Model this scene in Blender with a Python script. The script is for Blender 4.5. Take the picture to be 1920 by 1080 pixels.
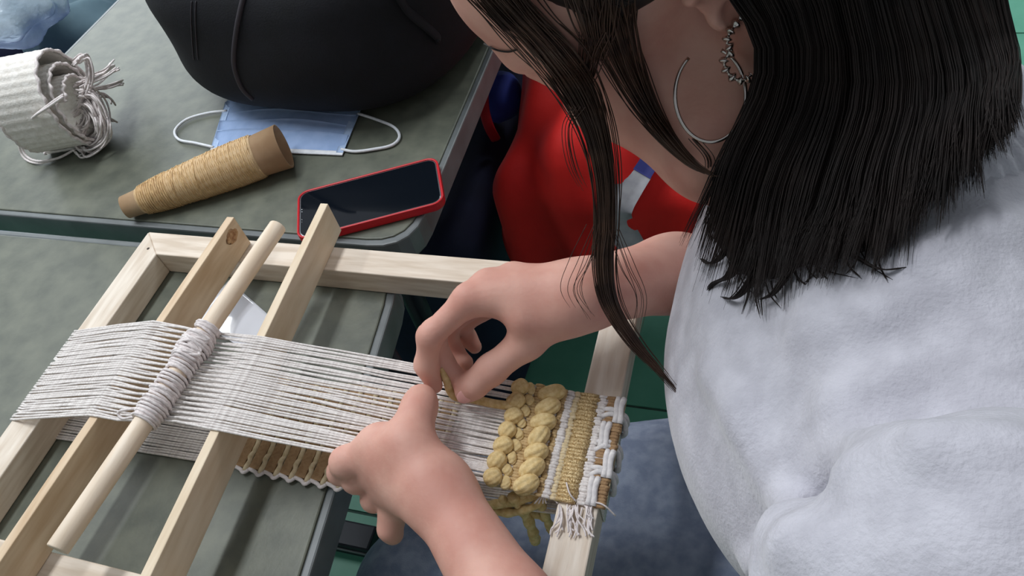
import bpy, bmesh, math, random
import numpy as np
from mathutils import Matrix, Vector
random.seed(4); rng = np.random.default_rng(4)
for o in list(bpy.data.objects): bpy.data.objects.remove(o)
scn = bpy.context.scene; COL = scn.collection

# ------------------------------------------------------------ camera, world, lights
F = 1441.0                                         # focal length in pixels of the 1920x1080 frame
dX = np.array([0.94892174, 0.08731763, -0.30318834])
dY = np.array([0.25605411, -0.77458374, 0.578322])
dZ = np.array([-0.18434705, -0.62641493, -0.75737738])
RW = np.array([dX, dY, dZ])                        # camera (x right, y down, z forward) -> world
CAM = np.array([0.0, 0.0, 1.29])
cd = bpy.data.cameras.new('camera'); cam = bpy.data.objects.new('camera', cd); COL.objects.link(cam)
cd.sensor_width = 36; cd.lens = F / 1920 * 36; cd.clip_start = 0.02
r, d, f = RW[:, 0], RW[:, 1], RW[:, 2]
cam.matrix_world = Matrix(((r[0], -d[0], -f[0], CAM[0]), (r[1], -d[1], -f[1], CAM[1]), (r[2], -d[2], -f[2], CAM[2]), (0, 0, 0, 1)))
scn.camera = cam
vs = scn.view_settings
vs.view_transform = 'Standard'; vs.look = 'None'; vs.gamma = 1; vs.use_curve_mapping = False; vs.exposure = -0.06
w = bpy.data.worlds.new('room_light'); scn.world = w; w.use_nodes = True
w.node_tree.nodes['Background'].inputs[0].default_value = (0.86, 0.91, 1.0, 1); w.node_tree.nodes['Background'].inputs[1].default_value = 0.33
def area(name, loc, sx, sy, power, col=(0.93, 0.97, 1.0), target=None):
    l = bpy.data.lights.new(name, 'AREA'); l.shape = 'RECTANGLE'; l.size = sx; l.size_y = sy; l.energy = power; l.color = col
    o = bpy.data.objects.new(name, l); COL.objects.link(o); o.location = loc
    if target is not None:
        o.rotation_euler = (Vector(target) - Vector(loc)).to_track_quat('-Z', 'Y').to_euler()
    return o
area('overhead_tube_or_fill', (-1.05, 0.75, 2.75), 0.22, 1.3, 34)
area('overhead_tube_or_fill', (-2.5, 0.9, 2.75), 0.25, 1.3, 30)
area('overhead_tube_or_fill', (0.5, 2.6, 2.75), 0.25, 1.3, 20)  # unseen fill lamp, added to brighten the floor and jacket behind the loom
area('daylight_window', (-3.2, 2.6, 1.7), 2.0, 1.4, 46, (0.86, 0.93, 1.0), (-0.3, 0.3, 0.8))

# ------------------------------------------------------------ pixel helpers
def ray(px, py):
    v = np.array([px - 960.0, py - 540.0, F]); v /= np.linalg.norm(v); return RW @ v
def WZ(px, py, z):
    v = ray(px, py); return CAM + v * ((z - CAM[2]) / v[2])
def WT(px, py, t): return CAM + ray(px, py) * t
def WY(px, py, y):
    v = ray(px, py); return CAM + v * (y / v[1])

# ------------------------------------------------------------ materials
def lin(c):
    return tuple(((x / 255) / 12.92 if x / 255 <= 0.04045 else ((x / 255 + 0.055) / 1.055) ** 2.4) for x in c) + (1,)
MATS = {}
def mat(name, c1, c2=None, scale=40, rough=0.7, bump=0.0, bscale=None, metal=0.0, sss=0.0, stretch=None, detail=4,
        kind='noise', trans=0.0, sheen=0.0, coat=0.0, alpha=1.0, ior=1.45, bdist=0.001, lo=0.35, hi=0.65):
    if name in MATS: return MATS[name]
    m = bpy.data.materials.new(name); m.use_nodes = True; nt = m.node_tree; N = nt.nodes; L = nt.links
    b = N['Principled BSDF']; b.inputs['Roughness'].default_value = rough; b.inputs['Metallic'].default_value = metal
    b.inputs['IOR'].default_value = ior
    if sss: b.inputs['Subsurface Weight'].default_value = sss; b.inputs['Subsurface Radius'].default_value = (0.012, 0.005, 0.003); b.inputs['Subsurface Scale'].default_value = 0.6
    if trans: b.inputs['Transmission Weight'].default_value = trans
    if sheen: b.inputs['Sheen Weight'].default_value = sheen
    if coat: b.inputs['Coat Weight'].default_value = coat
    if alpha < 1: b.inputs['Alpha'].default_value = alpha
    tc = N.new('ShaderNodeTexCoord'); mp = N.new('ShaderNodeMapping'); L.new(tc.outputs['Object'], mp.inputs[0])
    if stretch: mp.inputs['Scale'].default_value = stretch
    def tex(sc):
        if kind == 'wave':
            t = N.new('ShaderNodeTexWave'); t.inputs['Scale'].default_value = sc; t.inputs['Distortion'].default_value = 2.0; t.inputs['Detail'].default_value = 2
        elif kind == 'voronoi':
            t = N.new('ShaderNodeTexVoronoi'); t.inputs['Scale'].default_value = sc
        else:
            t = N.new('ShaderNodeTexNoise'); t.inputs['Scale'].default_value = sc; t.inputs['Detail'].default_value = detail
        L.new(mp.outputs[0], t.inputs['Vector']); return t
    if c2 is None: b.inputs['Base Color'].default_value = lin(c1)
    else:
        t = tex(scale); rp = N.new('ShaderNodeValToRGB'); rp.color_ramp.elements[0].color = lin(c1); rp.color_ramp.elements[1].color = lin(c2)
        rp.color_ramp.elements[0].position = lo; rp.color_ramp.elements[1].position = hi
        L.new(t.outputs[0], rp.inputs[0]); L.new(rp.outputs[0], b.inputs['Base Color'])
    if bump:
        t2 = tex(bscale or scale); bp = N.new('ShaderNodeBump'); bp.inputs['Strength'].default_value = bump; bp.inputs['Distance'].default_value = bdist
        L.new(t2.outputs[0], bp.inputs['Height']); L.new(bp.outputs[0], b.inputs['Normal'])
    MATS[name] = m; return m
M_table = mat('table_laminate', (86, 90, 80), (106, 109, 96), 35, 0.45, 0.15, 250, detail=8)
M_rim = mat('table_rim', (98, 103, 104), (112, 117, 118), 30, 0.4)
M_steel = mat('dark_steel', (22, 26, 34), (30, 34, 42), 20, 0.4, metal=0.3)
M_woodx = mat('pine_along_x', (206, 188, 168), (230, 216, 200), 16, 0.6, 0.2, 60, stretch=(1, 9, 9))
M_woody = mat('pine_along_y', (210, 193, 174), (233, 221, 206), 16, 0.6, 0.2, 60, stretch=(9, 1, 9))
M_board = mat('board_pine', (206, 176, 142), (226, 202, 172), 14, 0.6, 0.15, 60, stretch=(9, 1, 7))
M_board2 = mat('pale_board_pine', (222, 200, 170), (236, 218, 192), 14, 0.6, 0.12, 60, stretch=(9, 1, 7))
M_dowel = mat('dowel_beech', (226, 204, 178), (238, 221, 200), 14, 0.5, 0.1, 60, stretch=(8, 1, 8))
M_warp = mat('warp_cotton', (214, 206, 202), (240, 234, 230), 400, 0.9, 0.5, 900)
M_string = mat('white_string', (218, 208, 206), (240, 232, 230), 300, 0.9, 0.5, 800)
M_must = mat('mustard_roving', (206, 176, 118), (228, 204, 152), 260, 0.95, 0.4, 600, bdist=0.001)
M_tan = mat('tan_weft', (182, 152, 106), (206, 178, 132), 300, 0.9, 0.6, 700)
M_gold = mat('gold_glitter_weft', (168, 136, 86), (228, 204, 156), 900, 0.4, 0.8, 1100, metal=0.3, kind='noise', detail=2)
M_whiteyarn = mat('thick_white_yarn', (212, 208, 208), (232, 228, 226), 200, 0.9, 0.6, 500)
M_cream = mat('cream_weft', (208, 188, 148), (226, 208, 174), 300, 0.9, 0.6, 700)
M_brown = mat('brown_weft', (150, 118, 84), (170, 138, 102), 300, 0.9, 0.6, 700)
M_skin = mat('skin', (206, 148, 132), (222, 172, 155), 26, 0.58, 0.16, 380, sss=0.12)
M_nail = mat('finger_nail', (228, 172, 164), None, rough=0.28)
M_sweater = mat('white_fleece_knit', (184, 182, 191), (200, 198, 207), 60, 0.95, 0.5, 420, sheen=0.4, bdist=0.0015)
M_rib = mat('white_rib_knit', (200, 199, 208), (214, 213, 222), 60, 0.95, 0.8, 200, sheen=0.3, kind='wave')
M_jeans = mat('blue_grey_denim', (118, 128, 150), (144, 153, 172), 70, 0.9, 0.5, 700)
M_hair = mat('dark_brown_hair', (28, 22, 21), (42, 32, 29), 30, 0.6, ior=1.35)
M_hairl = mat('brown_hair_lock', (50, 34, 28), (78, 56, 44), 60, 0.36)
M_silver = mat('silver', (205, 196, 190), None, rough=0.22, metal=1.0)
M_bag = mat('navy_black_canvas', (11, 12, 18), (15, 16, 24), 40, 0.85, 0.4, 600)
M_cord = mat('dark_grey_piping', (52, 48, 54), None, rough=0.7)
M_mask = mat('blue_nonwoven', (146, 172, 214), (160, 184, 224), 60, 0.85, 0.25, 700)
M_maskw = mat('white_nonwoven', (226, 230, 236), (240, 242, 246), 200, 0.9, 0.3, 900)
M_card = mat('kraft_cardboard', (172, 138, 104), (188, 156, 122), 40, 0.75, 0.1, 200)
M_thread = mat('beige_thread', (192, 160, 120), (216, 186, 146), 120, 0.75, 0.4, 900, stretch=(1, 1, 1))
M_red = mat('red_phone_case', (196, 22, 34), None, rough=0.4)
M_screen = mat('phone_glass', (14, 19, 26), None, rough=0.06, coat=0.6)
M_chrome = mat('phone_edge', (200, 204, 210), None, rough=0.2, metal=0.9)
M_redcloth = mat('red_cloth', (196, 22, 18), (214, 30, 24), 12, 0.75, 0.2, 300)
M_greystripe = mat('grey_stripe', (146, 146, 152), (164, 164, 168), 60, 0.6)
M_navystripe = mat('navy_patch', (38, 44, 110), None, rough=0.7)
M_navy = mat('navy_cloth', (18, 24, 48), (26, 32, 60), 14, 0.9, 0.3, 300)
M_blue = mat('royal_blue_cloth', (34, 48, 130), (48, 66, 160), 10, 0.8, 0.2, 200)
M_teal = mat('grey_teal_cloth', (72, 96, 108), (92, 116, 126), 10, 0.8, 0.2, 200)
M_plastic = mat('clear_plastic', (196, 214, 228), (222, 234, 244), 14, 0.25, 0.6, 25, trans=0.35, bdist=0.01)
M_paper = mat('glossy_white_sheet', (208, 210, 218), (220, 222, 230), 6, 0.2, coat=0.3)
M_tile = mat('green_tile', (98, 168, 142), (114, 184, 158), 9, 0.4, 0.1, 120)
M_grout = mat('grout', (70, 96, 88), (82, 108, 98), 40, 0.9)
M_shoe = mat('white_shoe', (200, 200, 200), None, rough=0.7)
M_wall = mat('painted_wall', (186, 190, 188), (194, 198, 196), 3, 0.8)
M_hole = mat('nail_head', (60, 48, 40), None, rough=0.5)

# ------------------------------------------------------------ mesh helpers
def empty(name, loc):
    o = bpy.data.objects.new(name, None); COL.objects.link(o); o.location = tuple(map(float, loc)); o.empty_display_size = 0.05; return o
def tag(o, label, cat, group=None, kind=None):
    o['label'] = label; o['category'] = cat
    if group: o['group'] = group
    if kind: o['kind'] = kind
    return o
def wloc(o):
    p = Vector((0, 0, 0))
    while o is not None: p = p + o.location; o = o.parent
    return np.array(p)
def obj(name, V, Fc, m, parent=None, smooth=True, origin=None):
    """V in world coordinates; the object's origin goes to `origin` or the bottom centre"""
    V = np.asarray(V, float); me = bpy.data.meshes.new(name)
    if origin is None:
        origin = np.array([V[:, 0].mean(), V[:, 1].mean(), V[:, 2].min()])
    origin = np.asarray(origin, float)
    if isinstance(Fc, np.ndarray):
        n, k = Fc.shape; me.vertices.add(len(V)); me.vertices.foreach_set('co', (V - origin).astype(np.float32).ravel())
        me.loops.add(n * k); me.loops.foreach_set('vertex_index', Fc.astype(np.int32).ravel())
        me.polygons.add(n); me.polygons.foreach_set('loop_start', np.arange(0, n * k, k, dtype=np.int32)); me.update(calc_edges=True)
    else: me.from_pydata((V - origin).tolist(), [], Fc); me.update()
    if smooth: me.polygons.foreach_set('use_smooth', [True] * len(me.polygons))
    me.materials.append(m)
    o = bpy.data.objects.new(name, me); COL.objects.link(o)
    if parent is not None: o.parent = parent; o.location = tuple(origin - wloc(parent))
    else: o.location = tuple(origin)
    return o
def merge(parts):
    V = []; Fc = []; n = 0
    for v, fc in parts:
        V.append(np.asarray(v, float)); Fc += [tuple(i + n for i in q) for q in fc]; n += len(v)
    return np.concatenate(V), Fc
def tube(P, rad, n=6, cap=True, flat=None):
    P = np.asarray(P, float); k = len(P); rad = np.broadcast_to(np.asarray(rad, float), (k,))
    T = np.gradient(P, axis=0); T /= np.linalg.norm(T, axis=1)[:, None] + 1e-12
    up = np.array([0.0, 0, 1]) if abs(T[0, 2]) < 0.9 else np.array([1.0, 0, 0])
    U = np.zeros_like(P); u = np.cross(T[0], up); u /= np.linalg.norm(u)
    for i in range(k):
        u = u - T[i] * u.dot(T[i]); u /= np.linalg.norm(u) + 1e-12; U[i] = u
    B = np.cross(T, U); a = np.arange(n) / n * 2 * math.pi
    fl = 1.0 if flat is None else flat
    V = (P[:, None] + rad[:, None, None] * (np.cos(a)[None, :, None] * U[:, None] + fl * np.sin(a)[None, :, None] * B[:, None])).reshape(-1, 3)
    Fc = []
    for i in range(k - 1):
        for j in range(n):
            Fc.append((i * n + j, i * n + (j + 1) % n, (i + 1) * n + (j + 1) % n, (i + 1) * n + j))
    if cap: Fc.append(tuple(range(n - 1, -1, -1))); Fc.append(tuple((k - 1) * n + j for j in range(n)))
    return V, Fc
def catmull(P, per=6, closed=False):
    P = np.asarray(P, float)
    Q = np.vstack([P[-1:], P, P[:2]]) if closed else np.vstack([2 * P[:1] - P[1:2], P, 2 * P[-1:] - P[-2:-1]])
    out = []
    for i in range(1, len(Q) - 2):
        for s in np.arange(per) / per:
            a, b, c, e = Q[i - 1], Q[i], Q[i + 1], Q[i + 2]
            out.append(0.5 * (2 * b + (c - a) * s + (2 * a - 5 * b + 4 * c - e) * s * s + (3 * b - a - 3 * c + e) * s ** 3))
    if not closed: out.append(P[-1])
    return np.array(out)
def box(lo, hi):
    x0, y0, z0 = lo; x1, y1, z1 = hi
    V = [(x0, y0, z0), (x1, y0, z0), (x1, y1, z0), (x0, y1, z0), (x0, y0, z1), (x1, y0, z1), (x1, y1, z1), (x0, y1, z1)]
    return V, [(0, 3, 2, 1), (4, 5, 6, 7), (0, 1, 5, 4), (1, 2, 6, 5), (2, 3, 7, 6), (3, 0, 4, 7)]
def prism(poly, z0, z1):
    n = len(poly); V = [(p[0], p[1], z0) for p in poly] + [(p[0], p[1], z1) for p in poly]
    Fc = [tuple(range(n - 1, -1, -1)), tuple(range(n, 2 * n))] + [(i, (i + 1) % n, (i + 1) % n + n, i + n) for i in range(n)]
    return V, Fc
def bevel(o, wd, seg=2, ang=40):
    b = o.modifiers.new('bevel', 'BEVEL'); b.width = wd; b.segments = seg; b.limit_method = 'ANGLE'; b.angle_limit = math.radians(ang); return o
def ellips(c, rad, nu=14, nv=9, Rm=None, lump=0.0, seed=0):
    V = []; Fc = []; g = np.random.default_rng(seed); ph = g.uniform(0, 6.28, 4)
    for j in range(nv + 1):
        th = math.pi * j / nv
        for i in range(nu):
            a = 2 * math.pi * i / nu
            q = np.array([math.sin(th) * math.cos(a), math.sin(th) * math.sin(a), math.cos(th)])
            s = 1 + lump * (math.sin(3 * a + ph[0]) * math.sin(2 * th + ph[1]) + 0.6 * math.sin(5 * a + ph[2] + 2 * th))
            V.append(q * rad * s)
    V = np.array(V)
    if Rm is not None: V = V @ np.asarray(Rm).T
    for j in range(nv):
        for i in range(nu):
            Fc.append((j * nu + i, (j + 1) * nu + i, (j + 1) * nu + (i + 1) % nu, j * nu + (i + 1) % nu))
    return V + np.asarray(c), Fc
def sheet(G, th):
    """grid of points (nu, nv, 3) thickened downwards by th"""
    nu, nv = G.shape[:2]
    du = np.gradient(G, axis=0); dv = np.gradient(G, axis=1); nn = np.cross(du, dv); nn /= np.linalg.norm(nn, axis=2)[..., None] + 1e-12
    V = np.concatenate([G.reshape(-1, 3), (G - nn * th).reshape(-1, 3)]); n = nu * nv; Fc = []
    for i in range(nu - 1):
        for j in range(nv - 1):
            a, b, c, e = i * nv + j, (i + 1) * nv + j, (i + 1) * nv + j + 1, i * nv + j + 1
            Fc.append((a, b, c, e)); Fc.append((a + n, e + n, c + n, b + n))
    def side(idx):
        for a, b in zip(idx[:-1], idx[1:]): Fc.append((a, a + n, b + n, b))
    side([i * nv for i in range(nu)][::-1]); side([i * nv + nv - 1 for i in range(nu)])
    side([j for j in range(nv)]); side([(nu - 1) * nv + j for j in range(nv)][::-1])
    return V, Fc

# ------------------------------------------------------------ implicit surfaces (smoothly blended limbs) -> mesh
BIG = 1.0
class Cap:                                          # tapered capsule
    def __init__(s, a, b, ra, rb):
        s.a = np.asarray(a, float); s.b = np.asarray(b, float); s.ra = ra; s.rb = rb
        s.c = (s.a + s.b) / 2; s.r = np.linalg.norm(s.b - s.a) / 2 + max(ra, rb)
    def ev(s, P):
        ba = s.b - s.a; q = P - s.a; t = np.clip(q @ ba / (ba @ ba + 1e-12), 0, 1)
        return np.linalg.norm(q - t[:, None] * ba, axis=1) - (s.ra + (s.rb - s.ra) * t)
class Ell:                                          # rotated ellipsoid; columns of R are its axes
    def __init__(s, c, rad, R=None):
        s.c = np.asarray(c, float); s.rad = np.asarray(rad, float); s.R = np.eye(3) if R is None else np.asarray(R); s.r = max(rad)
    def ev(s, P):
        q = (P - s.c) @ s.R; k0 = np.linalg.norm(q / s.rad, axis=1); k1 = np.linalg.norm(q / s.rad ** 2, axis=1)
        return np.where(k0 < 1e-6, -min(s.rad), k0 * (k0 - 1) / (k1 + 1e-9))
class RBox:
    def __init__(s, c, half, rnd, R=None):
        s.c = np.asarray(c, float); s.h = np.asarray(half, float) - rnd; s.rnd = rnd; s.R = np.eye(3) if R is None else np.asarray(R)
        s.r = np.linalg.norm(half)
    def ev(s, P):
        q = np.abs((P - s.c) @ s.R) - s.h
        return np.linalg.norm(np.maximum(q, 0), axis=1) + np.minimum(q.max(axis=1), 0) - s.rnd
class XBox:                                         # box with upright edges rounded by r1 and top and bottom edges by r2
    def __init__(s, c, half, r1, r2):
        s.c = np.asarray(c, float); s.h = np.asarray(half, float); s.r1 = r1; s.r2 = r2; s.r = np.linalg.norm(half)
    def ev(s, P):
        q = np.abs(P - s.c); v = q[:, :2] - (s.h[:2] - s.r1)
        d2 = np.linalg.norm(np.maximum(v, 0), axis=1) + np.minimum(v.max(axis=1), 0) - s.r1
        wv = np.stack([d2 + s.r2, q[:, 2] - s.h[2] + s.r2], 1)
        return np.linalg.norm(np.maximum(wv, 0), axis=1) + np.minimum(wv.max(axis=1), 0) - s.r2
class U:                                            # smooth union of children
    def __init__(s, k, *ch):
        s.k = k; s.ch = ch
        cs = np.array([c.c for c in ch]); s.c = cs.mean(0); s.r = max(np.linalg.norm(c.c - s.c) + c.r for c in ch) + k
class Sub:                                          # a minus b, smooth
    def __init__(s, k, a, b): s.k = k; s.a = a; s.b = b; s.c = a.c; s.r = a.r
class Dis:                                          # displaced by a function of the point
    def __init__(s, a, fn, amp): s.a = a; s.fn = fn; s.amp = amp; s.c = a.c; s.r = a.r + amp
def smin(a, b, k):
    if k <= 0: return np.minimum(a, b)
    h = np.maximum(k - np.abs(a - b), 0) / k
    return np.minimum(a, b) - h * h * k * 0.25
def evalt(n, P, c=None, R=None):
    if c is not None:
        dc = np.linalg.norm(n.c - c) - n.r - R
        if dc > 0.075: return np.full(len(P), dc)
    if isinstance(n, U):
        d = None
        for ch in n.ch:
            e = evalt(ch, P, c, R); d = e if d is None else smin(d, e, n.k)
        return d
    if isinstance(n, Sub):
        return -smin(-evalt(n.a, P, c, R), n.b.ev(P), n.k)
    if isinstance(n, Dis): return evalt(n.a, P, c, R) + n.fn(P)
    return n.ev(P)
def march(n, px, py, t0=0.1, t1=1.6, off=0.0):
    v = ray(px, py); t = t0
    for _ in range(160):
        dd = float(evalt(n, (CAM + v * t)[None])[0]) - off
        if dd < 0.0004: return t
        t += dd * 0.8
        if t > t1: return None
    return t
def mesh_sdf(n, lo, hi, vox, B=16):
    lo = np.asarray(lo, float); dims = np.ceil((np.asarray(hi) - lo) / vox / B).astype(int)
    G = np.full(tuple(dims * B + 1), BIG, np.float32)
    ax = np.arange(B + 1); gi, gj, gk = np.meshgrid(ax, ax, ax, indexing='ij')
    loc = np.stack([gi.ravel(), gj.ravel(), gk.ravel()], 1) * vox; hd = B * vox * 0.5 * 1.7321
    for i in range(dims[0]):
        for j in range(dims[1]):
            for k in range(dims[2]):
                o = lo + np.array([i, j, k]) * B * vox; c = o + B * vox / 2
                e = float(evalt(n, c[None], c, hd)[0])
                if abs(e) > hd * 1.5 + 0.012:
                    if e < 0: G[i * B:i * B + B + 1, j * B:j * B + B + 1, k * B:k * B + B + 1] = np.minimum(G[i * B:i * B + B + 1, j * B:j * B + B + 1, k * B:k * B + B + 1], -BIG)
                    continue
                G[i * B:i * B + B + 1, j * B:j * B + B + 1, k * B:k * B + B + 1] = evalt(n, loc + o, c, hd).reshape(B + 1, B + 1, B + 1)
    neg = G < 0
    s = np.zeros(tuple(np.array(G.shape) - 1), np.int8)
    cor = [(a, b, c) for a in (0, 1) for b in (0, 1) for c in (0, 1)]
    for a, b, c in cor: s += neg[a:a + s.shape[0], b:b + s.shape[1], c:c + s.shape[2]]
    act = np.argwhere((s > 0) & (s < 8)); idx = np.full(s.shape, -1, np.int32); idx[act[:, 0], act[:, 1], act[:, 2]] = np.arange(len(act))
    acc = np.zeros((len(act), 3)); cnt = np.zeros(len(act))
    for p in range(8):
        for q in range(p + 1, 8):
            a = np.array(cor[p]); b = np.array(cor[q])
            if np.abs(a - b).sum() != 1: continue
            va = G[tuple((act + a).T)]; vb = G[tuple((act + b).T)]; mk = (va < 0) != (vb < 0)
            t = np.where(mk, va / np.where(mk, va - vb, 1), 0)
            acc += np.where(mk[:, None], a + t[:, None] * (b - a), 0); cnt += mk
    V = lo + (act + acc / cnt[:, None]) * vox
    Q = []
    for axn in range(3):
        u, v2 = (axn + 1) % 3, (axn + 2) % 3
        sl0 = [slice(None)] * 3; sl1 = [slice(None)] * 3; sl0[axn] = slice(0, -1); sl1[axn] = slice(1, None)
        e = np.argwhere(neg[tuple(sl0)] != neg[tuple(sl1)])
        ok = (e[:, u] > 0) & (e[:, v2] > 0) & (e[:, u] < s.shape[u]) & (e[:, v2] < s.shape[v2]); e = e[ok]
        du = np.eye(3, dtype=int)[u]; dv = np.eye(3, dtype=int)[v2]
        q = np.stack([idx[tuple((e - du - dv).T)], idx[tuple((e - dv).T)], idx[tuple(e.T)], idx[tuple((e - du).T)]], 1)
        fl = ~neg[tuple(e.T)]; q[fl] = q[fl][:, ::-1]
        Q.append(q)
    Q = np.concatenate(Q); Q = Q[(Q >= 0).all(1)]
    return V, Q
def sobj(name, n, lo, hi, vox, m, parent=None, origin=None):
    V, Q = mesh_sdf(n, lo, hi, vox); return obj(name, V, Q, m, parent, True, origin)

# ------------------------------------------------------------ the setting: floor of green tiles
ZT = 0.741                                          # table top
fl = obj('floor', *box((-3.6, -1.9, -0.05), (2.6, 4.1, -0.004)), M_grout, smooth=False, origin=(0, 0, 0)); fl['kind'] = 'structure'
for nm, lo_, hi_ in (('wall_left', (-3.6, -1.9, 0), (-3.5, 4.1, 3.0)), ('wall_right', (2.5, -1.9, 0), (2.6, 4.1, 3.0)), ('wall_back', (-3.6, 4.0, 0), (2.6, 4.1, 3.0)), ('wall_front', (-3.6, -1.9, 0), (2.6, -1.8, 3.0))):
    o = obj(nm, *box(lo_, hi_), M_wall, smooth=False); o['kind'] = 'structure'
TS = 0.30; tme = None
for i in range(-7, 7):
    for j in range(-2, 11):
        c = np.array([-0.13 + i * TS, -0.02 + j * TS, 0.0])
        if tme is None:
            o = obj('floor_tile', *box((c[0] - TS / 2 + .003, c[1] - TS / 2 + .003, -0.010), (c[0] + TS / 2 - .003, c[1] + TS / 2 - .003, 0)), M_tile, fl, False, origin=c); tme = o.data
        else:
            o = bpy.data.objects.new('floor_tile', tme); COL.objects.link(o); o.parent = fl; o.location = tuple(c)

# ------------------------------------------------------------ the two tables
def rounded_poly(P, rr, n=6):
    out = []
    P = [np.array(p, float) for p in P]
    for i, p in enumerate(P):
        a = P[i - 1] - p; b = P[(i + 1) % len(P)] - p; a /= np.linalg.norm(a); b /= np.linalg.norm(b)
        for s in np.linspace(0, 1, n):
            q = p + a * rr * (1 - s) ** 2 + b * rr * s ** 2
            out.append(q)
    return out
def table(label, poly, legs, z=ZT, rr=0.05):
    c = np.mean(poly, axis=0); t = empty('folding_table', (c[0], c[1], 0)); tag(t, label, 'table')
    P = rounded_poly(poly, rr)
    inn = rounded_poly([np.array(p) + (c - np.array(p)) / np.abs(c - np.array(p)) * 0.008 for p in poly], rr * 0.9)
    bevel(obj('table_top', *prism(inn, z - 0.03, z), M_table, t, False), 0.0015, 2)
    n = len(P); V = [(p[0], p[1], z - 0.034) for p in P] + [(p[0], p[1], z - 0.001) for p in P] + [(p[0], p[1], z - 0.001) for p in inn] + [(p[0], p[1], z - 0.034) for p in inn]
    Fc = []
    for i in range(n):
        j = (i + 1) % n
        for a in range(4): Fc.append((a * n + i, a * n + j, ((a + 1) % 4) * n + j, ((a + 1) % 4) * n + i))
    bevel(obj('rim', V, Fc, M_rim, t, False), 0.002, 2)
    for (x, y, x2, y2) in legs:
        obj('leg', *tube(np.array([[x, y, z - 0.03], [x2, y2, 0.0]]), 0.016, 10), M_steel, t)
    (ax, ay), (bx, by) = legs[0][:2], legs[1][:2]
    obj('apron_bar', *tube(np.array([[ax, ay, z - 0.05], [bx, by, z - 0.05]]), 0.014, 8), M_steel, t)
    return t
table('near folding table with grey-green top, under the wooden loom', [(-1.75, -0.30), (-0.255, -0.30), (-0.338, 0.437), (-1.75, 0.437)],
      [(-0.395, 0.40, -0.37, 0.42), (-0.36, -0.24, -0.34, -0.26), (-1.6, 0.36, -1.62, 0.36), (-1.6, -0.24, -1.62, -0.24)])
table('far folding table with rounded corner, carrying the black bag and phone', [(-1.058, 0.462), (-0.340, 0.458), (-0.368, 1.75), (-1.062, 1.75)],
      [(-0.46, 0.58, -0.44, 0.56), (-0.46, 1.6, -0.44, 1.62), (-0.98, 0.58, -1.0, 0.56), (-0.98, 1.6, -1.0, 1.62)])
b = empty('black_crossbar', (-0.665, 0.376, 0)); tag(b, 'black steel foot bar lying low on the green floor under the table', 'foot bar')
bevel(obj('bar', *box((-0.73, 0.352, 0.0), (-0.60, 0.398, 0.045)), M_steel, b, False), 0.004)
obj('weld_bead', *tube(np.array([[-0.725, 0.351, 0.03], [-0.605, 0.351, 0.03]]), 0.003, 6), M_rim, b)

# ------------------------------------------------------------ the frame loom
ZL = 0.77; X0, X1, Y0, Y1, WD = -0.632, -0.093, 0.0665, 0.428, 0.0295
loom = empty('frame_loom', ((X0 + X1) / 2, (Y0 + Y1) / 2, ZT)); tag(loom, 'pale wooden frame loom strung with white warp and part-woven mustard band', 'loom')
def rail(poly, m):
    return bevel(obj('rail', *prism(poly, ZT + 0.0005, ZL), m, loom, False), 0.0012, 2)
rail([(X0, Y1), (X0 + WD, Y1 - WD), (X1 - WD, Y1 - WD), (X1, Y1)][::-1], M_woodx)
rail([(X0, Y0), (X1, Y0), (X1 - WD, Y0 + WD), (X0 + WD, Y0 + WD)], M_woodx)
rail([(X0, Y0), (X0 + WD, Y0 + WD), (X0 + WD, Y1 - WD), (X0, Y1)], M_woody)
rail([(X1, Y0), (X1, Y1), (X1 - WD, Y1 - WD), (X1 - WD, Y0 + WD)], M_woody)
for x, y in ((-0.617, 0.405), (-0.425, 0.413), (-0.615, 0.083), (-0.11, 0.412)):
    obj('nail', *ellips((x, y, ZL), (0.0017, 0.0017, 0.0006), 8, 4), M_hole, loom)

def xl(y): return -0.498 + (y - 0.42) / (0.094 - 0.42) * -0.009       # right faces of the two shed boards
def xr(y): return -0.4035 + (y - 0.45) / (0.102 - 0.45) * 0.0215
BT = 0.0085; ZB = ZL + 0.0385
def board(label, fx, ya, yb, m, cutlab):
    e = empty('shed_board', ((fx(ya) + fx(yb)) / 2, (ya + yb) / 2, ZL)); tag(e, label, 'wooden board')
    P = [(fx(ya) - BT, ya), (fx(ya), ya), (fx(yb), yb), (fx(yb) - BT, yb)]
    bevel(obj('board', *prism(P, ZL + 0.0004, ZB), m, e, False), 0.0008, 2)
    return e
bl = board('knotty wooden board on edge beneath the warp, nearer the loom end bar', xl, 0.058, 0.424, M_board, None)
for (y, z, s) in ((0.410, ZL + 0.027, 1.0),):
    ko = obj('knot', *ellips((xl(y), y, z), (0.0004, 0.011 * s, 0.006 * s), 16, 6, None, .25, 3), mat('wood_knot', (150, 104, 66), (206, 168, 126), 220, 0.7), bl); ko['label'] = 'brown wood knot'
board('smooth pale board on edge beneath the warp, beside the weaving hands', xr, 0.075, 0.450, M_board2, None)

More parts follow.
